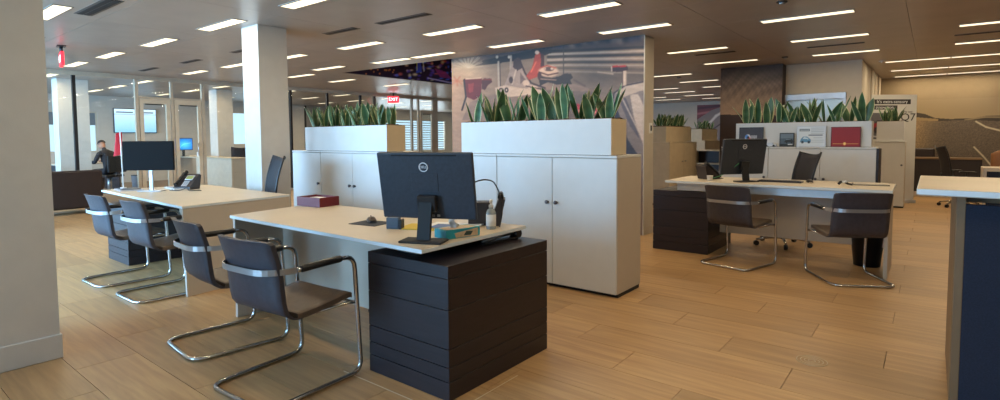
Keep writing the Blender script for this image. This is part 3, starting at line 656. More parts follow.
def snake_plant(x, y, z, h, n, spread, label, group, seed, wide=1.0, nat=None):
    rg = random.Random(seed); t = thing('snake_plant', label, 'plant', (x, y, z), rg.uniform(0, 6.28), group)
    for k in range(n):
        o = bpy.data.objects.new('leaf', LEAVES[rg.randrange(9)]); COL.objects.link(o); o.parent = t
        a = k*2.4+rg.uniform(-.4, .4); tilt = spread*rg.uniform(.35, 1.1)*(0.25 if k == 0 else 1); hh = h*rg.uniform(.7, 1.08)
        o.matrix_local = Matrix.Translation((.018*math.cos(a)*min(1, k), .018*math.sin(a)*min(1, k), -.01)) @ Matrix.Rotation(a-PI/2, 4, 'Z') @ Matrix.Rotation(-tilt, 4, 'X') @ Matrix.Rotation(rg.uniform(-1.6, 1.6), 4, 'Z') @ Matrix.Diagonal((hh*wide, hh*wide, hh, 1))
    return t
def plant_row(x0, x1, y, z, n, h, leaves, spread, where, seed, wide=1.0, axis=0):
    for i in range(n):
        p = x0+(x1-x0)*(i+.5)/n; q = y+(.03 if i % 2 else -.03)
        loc = (p, q) if axis == 0 else (q, p)
        snake_plant(loc[0], loc[1], z, h, leaves, spread*1.15, '%s snake plant from the left in %s' % (ORD[i], where), 'snake plants in '+where, seed+i, wide*1.65)
planter(-3.634, -2.018, 3.99, 4.265, CH_, 1.452, 'near right white planter box in front of the race mural')
plant_row(-3.6, -2.06, 4.13, 1.435, 12, .35, 4, .34, 'the near right planter', 100, 1.05)
planter(-6.36, -4.757, 3.99, 4.265, CH_, 1.452, 'near left white planter box beside the white column')
plant_row(-6.33, -4.8, 4.13, 1.435, 14, .31, 5, .24, 'the near left planter', 200, .95)
planter(-2.22, -.60, 8.3, 8.56, 1.158, 1.487, 'rear white planter box behind the picture frames', WHITE)
plant_row(-2.18, -.64, 8.43, 1.47, 11, .38, 4, .38, 'the rear planter', 300, .95)
planter(-.80, -.40, 12.14, 12.5, 1.2, 1.56, 'small white planter in front of the promotional banner', WHITE)
plant_row(-.74, -.46, 12.3, 1.54, 2, .33, 8, .3, 'the small banner-side planter', 400)
# far cabinets and planters, running away from the viewer (doors face +X)
def far_cabinet(xf, y0, y1, w, h, label, pl):
    t = thing('storage_cabinet', label, 'cabinet', (xf, (y0+y1)/2, 0), 0, g); d = (y1-y0)/2
    m = mat('cabinet_beige', (196, 180, 152), .55)
    MB().box(-w, -.02, -d, d, .03, h-.02).build('body', m, t); MB().box(-w, .0, -d, d, h-.02, h, .002).build('cabinet_top', m, t); MB().box(-w+.02, -.04, -d+.02, d-.02, 0, .03).build('plinth', DARKIN, t)
    for a, b, s in ((-d, 0, 1), (0, d, -1)):
        dd = MB().box(-.02, 0, a+.003, b-.003, .03, h-.024).build('door', m, t); MB().box(0, .02, (b if s > 0 else a)-s*.09-.03, (b if s > 0 else a)-s*.09+.03, h*.68, h*.68+.015).build('door_handle', SATIN, dd)
    p = thing('planter_box', pl, 'planter', (xf-.1, (y0+y1)/2, h)); MB().box(-.30, 0, -d+.06, d-.06, .004, .30).build('box_panel', m, p)
    tag(MB().box(-.28, -.02, -d+.08, d-.08, .29, .315).build('bark_mulch', SOIL, p), kind='stuff')
far_cabinet(-3.85, 10.0, 11.5, .46, 1.2, 'beige double-door cabinet beyond the race mural wall', 'beige planter on the double-door cabinet beyond the mural wall')
plant_row(10.08, 11.4, -4.1, 1.505, 7, .27, 7, .45, 'the planter beyond the mural wall', 500, .9, 1)
far_cabinet(-4.55, 14.2, 15.6, .46, 1.2, 'beige cabinet deep in the far area', 'beige planter deep in the far area')
plant_row(14.3, 15.5, -4.8, 1.505, 4, .27, 6, .45, 'the deep far planter', 520, .9, 1)
t = far_cabinet(-11.3+2.2, 6.6, 7.6, .4, 1.15, 'beige low cabinet behind the white column', 'small beige planter behind the white column')
plant_row(6.7, 7.5, -9.35, 1.455, 3, .25, 6, .4, 'the planter behind the white column', 540, .9, 1)

# ================================================================== DESKS
def slab(t, pts, z, th, cx, cy):
    P = [(p[0]-cx, p[1]-cy) for p in pts]
    MB().prism(P, z-th+.004, z-.0015).build('edge_band', EDGE, t)
    c = (sum(p[0] for p in P)/len(P), sum(p[1] for p in P)/len(P))
    MB().prism([(p[0]+(c[0]-p[0])*.003, p[1]+(c[1]-p[1])*.003) for p in P], z-.0015, z).build('desktop', LAM, t)
    MB().prism([(p[0]+(c[0]-p[0])*.01, p[1]+(c[1]-p[1])*.01) for p in P], z-th, z-th+.004).build('underside', PANEL, t)
def pedestal(x0, x1, y0, y1, h, label, n=6, gapx=True):
    t = thing('pedestal_unit', label, 'pedestal', ((x0+x1)/2, (y0+y1)/2, 0)); w, d = (x1-x0)/2, (y1-y0)/2
    MB().box(-w+.008, w-.008, -d+.008, d-.008, .0, h-.004).build('carcass', DARKIN, t)
    zs = [0, .097, .17, .262, .458, .613, .677]; zs = [z*h/.677 for z in zs]
    for a, b in zip(zs, zs[1:]): MB().box(-w, w, -d, d, a+.002, b-.002 if b < h-.01 else b, .0012).build('panel', DARKW, t)
    return t
# desk A (near)
A = [(-3.98, 1.872), (-1.958, 1.85), (-1.975, 2.76), (-4.115, 2.69)]; zA = .752
t = thing('office_desk', 'large beige-topped desk in the foreground holding the big black monitor', 'desk', (-3, 2.2, 0)); slab(t, A, zA, .024, -3, 2.2)
MB().box(-.975, -.945, -.31, .44, 0, zA-.024, .002).build('end_panel', PANEL, t)
MB().box(-.945, .55, .06, .08, .17, zA-.03).build('modesty_panel', PANEL, t)
MB().box(-.9, .55, -.05, .03, zA-.075, zA-.024).build('support_beam', mat('grey_beam', (120, 118, 116), .5, metal=.5), t)
pedestal(-2.44, -1.826, 1.898, 2.769, .677, 'big dark wood pedestal cabinet under the right end of the foreground desk')
MB().box(-2.3, -2.15, 2.0, 2.6, .677, zA-.024).build('desk_riser', DARKIN); tag(bpy.data.objects['desk_riser'], 'black riser block between the foreground pedestal and desktop', 'riser')
bpy.data.objects['desk_riser'].scale = (1, 1, 1)
# desk B (left)
Bq = [(-7.2, 1.99), (-4.83, 1.885), (-4.99, 2.94), (-6.9, 3.0)]; zB = .752
t = thing('office_desk', 'beige-topped desk at the left carrying a monitor and a telephone', 'desk', (-6, 2.4, 0)); slab(t, Bq, zB, .024, -6, 2.4)
MB().extr([(1.20, -.51, 0), (1.05, .53, 0), (1.01, .53, zB-.024), (1.165, -.51, zB-.024)], (-.03, 0, 0)).build('end_panel', mat('cabinet_side', (184, 172, 156)), t)
MB().box(-.95, .98, .1, .12, .15, zB-.03).build('modesty_panel', PANEL, t)
MB().box(-.9, .98, .0, .07, zB-.075, zB-.024).build('support_beam', MATS['grey_beam'], t)
pedestal(-7.09, -6.48, 2.0, 2.85, .62, 'dark wood pedestal cabinet under the left desk')
# desk C (right)
zC = .81
Cq = [(-2.37, 6.03), (-.262, 5.99), (-.275, 6.86), (-2.38, 6.92)]
t = thing('office_desk', 'raised beige-topped desk in the right middle ground behind two chairs', 'desk', (-1.3, 6.2, 0)); slab(t, Cq, zC, .03, -1.3, 6.2)
MB().box(.987, 1.017, -.22, .46, 0, zC-.03, .002).build('end_panel', mat('cabinet_side', (184, 172, 156)), t)
MB().box(-.95, .98, -.12, -.04, zC-.11, zC-.03).build('support_beam', mat('bright_beam', (200, 210, 218), .3, metal=.5), t)
MB().box(-.62, .987, .30, .32, .20, zC-.1).build('modesty_panel', PANEL, t)
pedestal(-2.53, -1.9, 6.08, 6.95, .69, 'dark wood pedestal cabinet under the left end of the right-hand desk')
MB().box(-2.25, -2.05, 6.3, 6.7, .69, zC-.03).build('desk_riser', DARKIN); tag(bpy.data.objects['desk_riser.001'], 'dark riser block under the right-hand desktop', 'riser')
# counter D (right edge)
zD = 1.05
Dq = [(-.05, 3.24), (1.6, 3.1), (1.6, 4.32), (-.05, 4.32)]
t = thing('reception_counter', 'tall beige-topped counter with a navy fabric front at the right edge', 'counter', (.8, 3.7, 0)); TANP = mat('tan_panel', (120, 95, 66), .5); slab(t, Dq, zD, .03, .8, 3.7)
MB().box(-.70, -.665, -.33, .5, 0, zD-.035, .002).build('end_panel', TANP, t)
MB().box(-.665, .8, -.33, -.29, .02, zD-.075, .002).build('front_panel', NAVY, t)
MB().box(-.665, .8, -.2, .4, zD-.075, zD-.035).build('support_frame', TANP, t)

# ================================================================== CHAIRS
def visitor_chair(label):
    t = thing('visitor_chair', label, 'chair', group='cantilever visitor chairs at the desks')
    R_ = [(.263, -.105, .656), (.262, -.06, .658), (.262, .255, .665), (.262, .292, .013), (.255, -.285, .013), (-.255, -.285, .013), (-.262, .292, .013), (-.262, .255, .665), (-.262, -.06, .658), (-.263, -.105, .656)]
    MB().tube(fillet(R_, [.05, .07, .07, .10, .10, .07, .07, .05], 5), .0125, 8).build('frame', CHROME, t)
    for s in (-1, 1):
        MB().tube([(s*.262, -.085, .658), (s*.262, -.075, .659), (s*.262, .16, .664), (s*.262, .17, .664)], [.014, .019, .019, .014], 10).build('armrest', BLACK, t)
        MB().tube([(s*.262, .27, .405), (s*.235, .23, .405), (s*.2, .05, .395)], .009, 6).build('seat_bracket', CHROME, t)
    # chrome band round the back
    n = 22; pts = []
    for i in range(n+1):
        a = -1+2*i/n; pts.append((.264*math.sin(a*PI/2)**1 if False else .264*a*(1.08-.08*a*a), -.252+.15*abs(a)**4.5))
    mb = MB(); b = mb.b; rings = []
    for i, (x, y) in enumerate(pts):
        rings.append([b.verts.new((x, y+dy, .655+dz)) for dy, dz in ((-.003, -.015), (-.003, .015), (.002, .015), (.002, -.015))])
    for A_, B_ in zip(rings, rings[1:]):
        for k in range(4): b.faces.new((A_[k], A_[(k+1) % 4], B_[(k+1) % 4], B_[k]))
    b.faces.new(rings[0]); b.faces.new(rings[-1][::-1]); mb.build('back_band', SATIN, t)
    def prof(v, P):
        f = v*(len(P)-1); i = min(int(f), len(P)-2); w = f-i; return P[i][0]*(1-w)+P[i+1][0]*w, P[i][1]*(1-w)+P[i+1][1]*w
    back = [(-.075, .402), (-.115, .408), (-.15, .425), (-.178, .455), (-.195, .50), (-.208, .56), (-.22, .62), (-.235, .69), (-.252, .75), (-.268, .80), (-.276, .812)]
    def fb(u, v, o):
        y, z = prof(v, back); x = (u-.5)*2; w = .232-.012*max(0, v-.9)*10*(abs(x) > .9); cv = .045*x*x*min(1, v*1.5)
        return (x*w, y+cv+o-.0, z-(.006*abs(x)**6))
    MB().grid(fb, 10, 20, .024).build('backrest', LEATH, t)
    seat = [(-.06, .41), (-.09, .405), (0, .41), (.1, .418), (.19, .43), (.245, .44), (.262, .435)]
    seat = [(-.08, .404), (-.03, .405), (.04, .41), (.12, .42), (.2, .432), (.25, .438), (.265, .432)]
    def fs(u, v, o):
        y, z = prof(v, seat); x = (u-.5)*2; return (x*.228, y, z-o+.026-.008*(1-x*x)-(.006*abs(x)**6))
    MB().grid(fs, 10, 12, .028).build('seat', LEATHS, t)
    MB().tube([(-.262, .268, .40), (.262, .268, .40)], .009, 6).build('cross_rail', CHROME, t)
    return t
c1 = visitor_chair('dark leather cantilever chair nearest the camera before the foreground desk')
c1.location = (-2.70, 1.545, 0); c1.rotation_euler = (0, 0, math.radians(4))
for x, y, r, lab in [(-3.56, 1.63, -5, 'dark leather cantilever chair second from the camera, before the foreground desk'),
                     (-5.13, 1.83, 1, 'right one of the two cantilever chairs at the left desk'),
                     (-5.93, 1.80, 1, 'leftmost cantilever chair of all, at the left desk'),
                     (-1.54, 5.85, -14, 'left cantilever chair in front of the right-hand desk'),
                     (-.555, 5.80, 30, 'right cantilever chair turned aslant before the right-hand desk')]:
    dup(c1, (x, y, 0), math.radians(r), lab)
def task_chair(label, hs=1.0):
    t = thing('task_chair', label, 'chair', group='swivel task chairs')
    for k in range(5):
        a = 2*PI*k/5+.3; c, s = math.cos(a), math.sin(a)
        lg = MB().tube([(.03*c, .03*s, .10), (.17*c, .17*s, .095), (.30*c, .30*s, .072)], [.022, .017, .012], 8).build('base_leg', CHROME, t)
        MB().tube([(.30*c-.018*s, .30*s+.018*c, .03), (.30*c+.018*s, .30*s-.018*c, .03)], .03, 12).build('caster', BLACK, t)
    MB().cyl((0, 0), .028, .08, .28).cyl((0, 0), .018, .28, .42).build('gas_column', CHROME, t)
    MB().box(-.1, .1, -.12, .12, .40, .44, .01).build('mechanism', BLACK, t)
    MB().grid(lambda u, v, o: ((u-.5)*.47*(1-.12*abs(2*v-1)**3), (v-.5)*.46, .475+.02*(2*u-1)**2-.03*max(0, v-.8)*5*.5-o), 8, 8, .045).build('seat', MESHM, t)
    MB().tube([(0, -.1, .42), (0, -.27, .45), (0, -.29, .62)], .02, 8).build('back_post', BLACK, t)
    def bk(u, v, o):
        x = (u-.5)*2; w = .20+.03*v-.01*v*v; z = .55+.56*v-.035*(1-x*x)*(v > .93); y = -.255-.11*v+.05*x*x+.03*math.sin(v*3.1)
        return (x*w, y-o, z)
    MB().grid(bk, 8, 14, .012).build('backrest', MESHM, t)
    e = []
    for (u0, v0, u1, v1) in ((0, 0, 0, 1), (0, 1, 1, 1), (1, 1, 1, 0), (1, 0, 0, 0)):
        for k in range(8): q = k/8; e.append(bk(u0+(u1-u0)*q, v0+(v1-v0)*q, .006))
    MB().tube(e, .011, 6, closed=True).build('back_frame', BLACK, t)
    for s in (-1, 1):
        MB().tube([(s*.2, -.02, .44), (s*.27, -.02, .47), (s*.27, -.01, .64)], .012, 6).build('arm_post', BLACK, t)
        MB().box(s*.27-.035, s*.27+.035, -.12, .12, .64, .665, .008).build('armrest', BLACK, t)
    return t
tcz = task_chair('black mesh swivel chair behind the right-hand desk'); tcz.location = (-1.38, 7.17, 0); tcz.rotation_euler = (0, 0, PI-.9)
b = at(271, 176, 1, 3.3)
cb = dup(tcz, (b.x+.05, 3.02, 0), PI-.25, 'armless black mesh swivel chair between the left desk and the white column')
for ch in list(cb.children):
    if ch.name.startswith(('arm_post', 'armrest')): bpy.data.objects.remove(ch)
dup(tcz, (-3.30, 2.84, 0), PI+.25, 'black swivel chair tucked behind the foreground desk, only casters showing')
dup(tcz, (.42, 12.9, 0), -1.25, 'black mesh swivel chair before the road mural')
p_ = at(713, 150, 1, 9.0); dup(tcz, (p_.x, 9.0, 0), 2.2, 'black swivel chair beyond the right-hand desk telephone')
p_ = zat(236, 195, 0); dup(tcz, (-14.35, at(238.5, 170, 0, -14.35).y+.05, 0), 1.2, 'dark swivel chair just left of the white column')

# ================================================================== MONITORS
WHITEP = mat('white_print', (225, 228, 232), .5, var=.01)
def all_in_one(cx, cy, cz, w, h, az, tilt, label, zb, logo=True, foot_off=.0, stand=mat('stand_black', (16, 17, 20), .65), shell=BLACKM, style=0):
    """az: compass angle of the back's outward normal (towards the viewer)"""
    t = thing('monitor', label, 'monitor', (cx, cy, zb)); n = Vector((math.cos(az)*math.cos(tilt), math.sin(az)*math.cos(tilt), -math.sin(tilt)))
    r = Vector((-math.sin(az), math.cos(az), 0)); u = n.cross(r)
    Fm = frame((0, 0, cz-zb), r, u)        # local x right (seen from the back), y up, z outwards
    def put(mb): return mb.xf(Fm)
    put(MB().box(-w/2, w/2, -h/2, h/2, -.028, 0, .008, seg=2)).build('shell', shell, t)
    put(MB().box(-w/2+.01, w/2-.01, -h/2+.02, h/2-.01, -.0315, -.0275)).build('screen', BLACK, t)
    if style == 0:
        put(MB().box(-w*.34, w*.34, h*.455, h*.475, -.004, .003)).build('vent_slot', DARKIN, t)
        put(MB().box(-w*.15, w*.13, -.07*h, .2*h, -.001, .0025, .001)).build('rear_cover', shell, t)
        put(MB().box(-w*.09, w*.11, -h*.36, -h*.12, 0, .035, .006)).build('hinge', BLACK, t)
        for q in range(3): put(MB().box(-w*.02+q*w*.055, w*.01+q*w*.055, -h*.455, -h*.425, -.001, .006)).build('port', SILVER, t)
    if logo:
        lg = bmesh.new(); R0 = .0235*w/.54
        ring = [(R0*math.cos(2*PI*k/28), R0*math.sin(2*PI*k/28), .0012) for k in range(28)]
        o = put(MB().xf(Matrix.Translation((0, 0, 0))) if False else MB().tube([(x-.01*w, y+.29*h, z) for x, y, z in ring], .003, 6, closed=True)).build('logo_ring', WHITEP, t)
        text('DELL', .0195*w/.54, 'logo_lettering', WHITEP, t, Fm @ Matrix.Translation((-.01*w, .29*h, .0006)), .0008, sx=.95)
    base = Vector((n.x, n.y, 0)).normalized()*foot_off; rz = az-PI/2
    Mr = Matrix.Translation((base.x, base.y, 0)) @ Matrix.Rotation(rz, 4, 'Z')
    MB().box(-.12, .12, -.065, .065, .0, .012, .005).xf(Mr).build('foot', stand, t)
    top = Fm @ Vector((0.0, -h*.2, .02 if style == 0 else -.045)); 
    top = Vector((top.x, top.y, top.z)); bl = Vector((base.x, base.y, .01))
    sd = r*(.036 if style == 0 else .016); dd = base.normalized()*.012 if foot_off else Vector((n.x, n.y, 0)).normalized()*.012
    MB().extr([bl-sd-dd, bl+sd-dd, top+sd-dd, top-sd-dd], dd*2).build('stand', stand, t)
    return t
mA = all_in_one(-2.119, 2.042, 1.043, .54, .37, math.radians(-65.8), math.radians(12.6), 'big black all-in-one monitor with a round logo on the foreground desk', zA, foot_off=.045)
mC = all_in_one(-1.60, 6.31, 1.08, .54, .39, math.radians(-38), math.radians(9), 'black monitor seen from behind on the right-hand desk', zC, foot_off=.04)
mB = all_in_one(-6.512, 2.226, 1.134, .52, .31, math.radians(-47), 0, 'black monitor with a silver stand on the left desk', zB, logo=False, foot_off=-.05, stand=SILVER, shell=mat('matte_black_shell', (14, 12, 13), .8, spec=.2), style=1)

# ================================================================== DESK A OBJECTS
def local_at(px, py_, z): p = zat(px, py_, z); return (p.x, p.y, z)
RX = math.radians
p = local_at(334, 203, zA)
t = thing('paper_tray', 'open maroon box of papers on the foreground desk', 'box', (-3.98, 2.60, zA), RX(6))
w, d, h = .14, .10, .075
MB().box(-w, w, -d, -d+.012, 0, h).box(-w, w, d-.012, d, 0, h).box(-w, -w+.012, -d+.012, d-.012, 0, h).box(w-.012, w, -d+.012, d-.012, 0, h).box(-w+.012, w-.012, -d+.012, d-.012, 0, .012).build('tray', RED, t)
MB().box(-w+.02, w-.02, -d+.02, d-.02, .012, .06).build('paper_stack', PAPER, t)
t = thing('mouse_mat', 'dark mouse mat at the left of the big monitor', 'mouse mat', (-2.84, 2.24, zA), RX(10)); MB().box(-.11, .11, -.09, .09, 0, .004, .001).build('mat_sheet', mat('slate_mat', (48, 52, 60), .8), t)
def mouse(loc, rz, label, m=None):
    t = thing('computer_mouse', label, 'mouse', loc, rz)
    MB().grid(lambda u, v, o: ((u-.5)*.062*math.sqrt(max(.05, 1-(2*v-1)**4*.6)), (v-.5)*.11, .004+.034*max(0, 1-(2*u-1)**4*.7)*math.sin(PI*min(1, .12+v*.8))-o), 8, 8, .003).build('shell', m or mat('bronze_grey', (70, 58, 52), .3, metal=.3), t)
    MB().box(-.003, .003, .015, .03, .034, .041).build('wheel', BLACK, t); return t
mouse((-2.86, 2.26, zA+.004), RX(60), 'bronze-grey mouse on the mat by the big monitor')
t = thing('card_stand', 'small slate-blue holder behind the left foot of the big monitor', 'holder', (-2.56, 2.19, zA), RX(25)); MB().box(-.04, .04, -.02, .02, 0, .07, .003).build('holder_body', mat('slate_blue', (70, 86, 104), .5), t); MB().box(.042, .06, -.025, .025, 0, .06, .002).build('holder_flap', BLACK, t)
t = thing('paper_pile', 'yellow and white papers lying under the big monitor', 'papers', (-2.36, 2.42, zA), RX(20))
MB().box(-.24, .17, -.16, .04, 0, .006).build('sheet', mat('yellow_paper', (206, 176, 60), .7), t); MB().box(-.1, .22, -.04, .12, .0062, .010).build('sheet', PAPER, t); MB().box(-.05, .12, -.10, .03, .0102, .013).build('sheet', mat('blue_print', (70, 100, 150), .6), t)
TEAL = mat('teal_carton', (30, 146, 160), .5, var=.25, scale=12)
t = thing('tissue_box', 'teal and cream tissue box with a tissue sticking out', 'tissue box', (-2.075, 2.235, zA), RX(78))
MB().box(-.115, .115, -.058, .058, 0, .05, .002).build('carton', TEAL, t)
MB().box(-.1152, .1155, -.0585, -.0575, .006, .044).build('side_print', TEAL, t)
MB().prism([(-.10, -.045), (-.05, -.052), (.05, -.05), (.1, -.04), (.1, .03), (.04, .05), (-.06, .048), (-.1, .03)], .0502, .0508).build('top_print', mat('cream_print', (196, 172, 140), .6, var=.2, scale=40), t)
MB().extr([(-.05, -.0592, .004), (.10, -.0592, .004), (.10, -.0592, .046), (-.06, -.0592, .030)], (0, -.0006, 0)).build('side_print', MATS['cream_print'], t)
MB().extr([(.00, -.0599, .012), (.05, -.0599, .010), (.065, -.0599, .03), (.02, -.0599, .034)], (0, -.0004, 0)).build('side_motif', mat('dark_green_print', (40, 62, 56), .6), t)
MB().grid(lambda u, v, o: (-.02+(u-.5)*.07*(1-.55*v)+.01*math.sin(v*7), .014*math.sin(u*9)+(v*.01), .05+.075*v*(1-.4*abs(2*u-1))-0), 10, 6).build('tissue', PAPER, t)
t = thing('sanitizer_bottle', 'clear pump bottle of hand sanitizer at the desk tip', 'bottle', (-2.075, 2.535, zA), RX(30))
MB().lathe([(.026, 0), (.03, .006), (.03, .10), (.022, .118), (.012, .124), (.012, .13)], seg=18).build('bottle', mat('clear_bottle', (150, 160, 165), .12, spec=.8), t)
MB().lathe([(.0305, .02), (.0305, .09)], seg=18).build('bottle_label', PAPER, t)
MB().lathe([(.014, .13), (.014, .145), (.006, .15), (.006, .168), (.01, .17), (.009, .178)], seg=12).tube([(0, 0, .173), (.0, -.03, .172), (0, -.036, .165)], .005, 6).build('pump', PAPER, t)
PHB = mat('phone_brown_black', (46, 38, 38), .45)
def desk_phone(loc, rz, label, back=False):
    t = thing('desk_phone', label, 'telephone', loc, rz)
    # wedge console: front low, back high; screen faces local -y (towards user)
    MB().extr([(-.10, -.09, .004), (-.10, .07, .0), (-.10, .10, .15), (-.10, .07, .165), (-.10, -.09, .03)], (.2, 0, 0)).build('console', PHB, t)
    sl = Matrix.Translation((0, -.01, .098)) @ Matrix.Rotation(math.atan2(.135, .16), 4, 'X')
    MB().box(-.02, .075, .0, .07, .003, .01, .002).xf(sl).build('screen_bezel', SILVER, t)
    MB().box(-.01, .065, .008, .06, .0101, .0112).xf(sl).build('display', emis('phone_lcd', (120, 128, 70), .35), t)
    mb = MB()
    for i in range(3):
        for j in range(4): mb.box(-.01+i*.024, .008+i*.024, -.095+j*.021, -.081+j*.021, .003, .008)
    tag(mb.xf(sl).build('keypad', SILVER, t), kind='stuff')
    MB().tube([(-.065, -.10, .055), (-.065, -.08, .07), (-.065, .04, .172), (-.065, .08, .185)], [.022, .016, .016, .024], 10).build('handset', BLACK, t)
    cord = [(-.065-.04*math.sin(k*.4)*.3, -.10-.02*k/6-.01*math.sin(k*2.2), .05-.045*min(1, k/5)+.004*math.sin(k*2.2)) for k in range(16)]
    MB().tube(cord, .003, 5).build('cord', BLACK, t); return t
t = thing('desk_phone', 'dark brown telephone seen side-on at the far tip of the foreground desk', 'telephone', (-2.16, 2.60, zA), CW)
MB().extr([(-.01, 0, 0), (.075, 0, 0), (.115, 0, .165), (.075, 0, .175), (.03, 0, .05)], (0, .15, 0)).build('console', PHB, t)
MB().box(-.12, .03, .03, .15, 0, .145, .004).build('stand_block', PHB, t)
MB().tube([(.085, .0, .178), (.088, .02, .19), (.088, .13, .19), (.085, .15, .178)], [.02, .016, .016, .02], 10).build('handset', BLACK, t)
desk_phone((-6.5, 2.6, zB), RX(30), 'black telephone with a lit display on the left desk')
desk_phone((-2.04, 6.50, zC), RX(140), 'dark telephone on the left end of the right-hand desk')
t = thing('power_cable', 'black cable arching from the big monitor to the telephone', 'cable')
q = [(-1.885, 2.17, 1.06), (-1.89, 2.26, 1.075), (-1.93, 2.4, 1.06), (-2.0, 2.52, .98), (-2.05, 2.58, .86), (-2.06, 2.6, .757)]
q = [(-1.905, 2.155, 1.06), (-1.90, 2.25, 1.078), (-1.93, 2.38, 1.06), (-1.98, 2.50, .98), (-2.02, 2.58, .86), (-2.06, 2.6, .757)]
MB().tube(fillet(q, .05, 4), .004, 6).build('cable_run', BLACK, t); MB().tube([(-1.905, 2.14, 1.058), (-1.903, 2.19, 1.066)], .007, 8).build('plug', BLACK, t)
t = thing('hole_punch', 'long black and silver hole punch lying under the desk tip on the dark pedestal', 'hole punch', (-2.03, 2.58, .677), RX(86))
MB().box(-.17, .13, -.025, .025, 0, .014, .004).build('punch_base', BLACK, t); MB().tube([(-.17, 0, .02), (.1, -.005, .036)], .007, 8).build('punch_arm', SATIN, t); MB().tube([(.13, -.03, .03), (.13, .03, .03)], .026, 12).build('punch_head', BLACK, t)
# ================================================================== DESK B OBJECTS
t = thing('paper_tray', 'flat pale tray of papers at the left tip of the left desk', 'tray', (-6.93, 2.17, zB), RX(-8)); MB().box(-.17, .17, -.11, .11, 0, .012, .003).build('tray', SILVER, t); MB().box(-.14, .15, -.09, .09, .0125, .018).build('paper_stack', mat('dark_leaflet', (70, 80, 90), .5), t)
def keyboard(loc, rz, label, m, km):
    t = thing('keyboard', label, 'keyboard', loc, rz); MB().box(-.215, .215, -.07, .07, 0, .014, .003).build('case', m, t); mb = MB()
    for r_ in range(5):
        for c_ in range(15): mb.box(-.2+c_*.0265, -.178+c_*.0265, -.058+r_*.0235, -.038+r_*.0235, .014, .019)
    tag(mb.build('keys', km, t), kind='stuff')
keyboard((-6.62, 2.53, zB), RX(-8), 'white keyboard in front of the left desk telephone', WHITE, SILVER)
t = thing('table_flag', 'small red flag on a white pole beside the left desk monitor', 'flag', (-7.0, 2.14, zB+.018))
MB().cyl((0, 0), .03, 0, .01).build('flag_base', PAPER, t); MB().tube([(0, 0, .01), (-.03, 0, .62)], .006, 6).build('flag_pole', PAPER, t)
MB().grid(lambda u, v, o: (-.035-.07*u*(.25+.75*(1-v)), .02*math.sin(u*5+v*2)-.03*u, .62-.24*(1-v)-.03*u), 6, 8).build('flag_cloth', mat('flag_red', (200, 30, 42), .7), t)
t = thing('power_cable', 'tangled grey cables behind the left desk monitor', 'cable', (-6.35, 2.4, zB)); MB().tube(fillet([(-.1, 0, .004), (.02, .06, .004), (.0, .14, .03), (.12, .1, .004), (.2, .2, .004)], .04), .004, 6).build('cable_run', BLACK, t)
# ================================================================== DESK C OBJECTS
t = thing('paper_cup', 'small white cup beside the right-hand desk telephone', 'cup', (-1.92, 6.18, zC)); MB().lathe([(.025, 0), (.034, .06), (.036, .062), (.033, .06), (.023, .006)], seg=14).build('cup_wall', PAPER, t)
t = thing('power_cable', 'green cable running from the telephone to the right-hand monitor', 'cable', (0, 0, 0)); MB().tube(fillet([(-1.95, 6.34, zC+.02), (-1.84, 6.24, zC+.05), (-1.72, 6.22, zC+.12), (-1.64, 6.26, zC+.2)], .05), .004, 6).build('cable_run', mat('cable_green', (60, 140, 90), .5), t)
keyboard((-1.27, 6.46, zC), RX(0), 'black keyboard right of the right-hand monitor', BLACK, mat('key_dark', (40, 40, 44), .5))
mouse((-1.0, 6.52, zC), RX(20), 'dark mouse beside the black keyboard on the right-hand desk', BLACK)
t = thing('tape_dispenser', 'small black desk accessory with a white top on the right-hand desk', 'tape dispenser', (-.67, 6.34, zC), RX(10)); MB().tube([(-.05, 0, .012), (-.03, 0, .035), (.0, 0, .04), (.03, 0, .02), (.07, 0, .012)], [.012, .014, .012, .01, .01], 8).build('dispenser_body', BLACK, t); MB().cyl((.0, 0), .022, .03, .05).build('tape_roll', PAPER, t)
t = thing('notepad', 'flat pale notepad with a dark edge on the right-hand desk', 'notepad', (-.47, 6.58, zC), RX(8)); MB().box(-.15, .15, -.11, .11, 0, .006, .001).build('cover', BLACK, t); MB().box(-.145, .15, -.105, .11, .006, .016).build('paper_block', LAM, t)
t = thing('waste_bin', 'black mesh waste bin behind the aslant chair', 'bin', (-.48, 6.55, 0))
MB().lathe([(.11, 0), (.115, .004), (.145, .30), (.150, .302), (.141, .30), (.111, .008)], seg=24).build('bin_wall', mat('bin_mesh', (24, 26, 30), .35, metal=.4, var=.4, scale=120), t); MB().tube([(.147*math.cos(k*PI/12), .147*math.sin(k*PI/12), .302) for k in range(24)], .005, 6, closed=True).build('rim', BLACK, t)

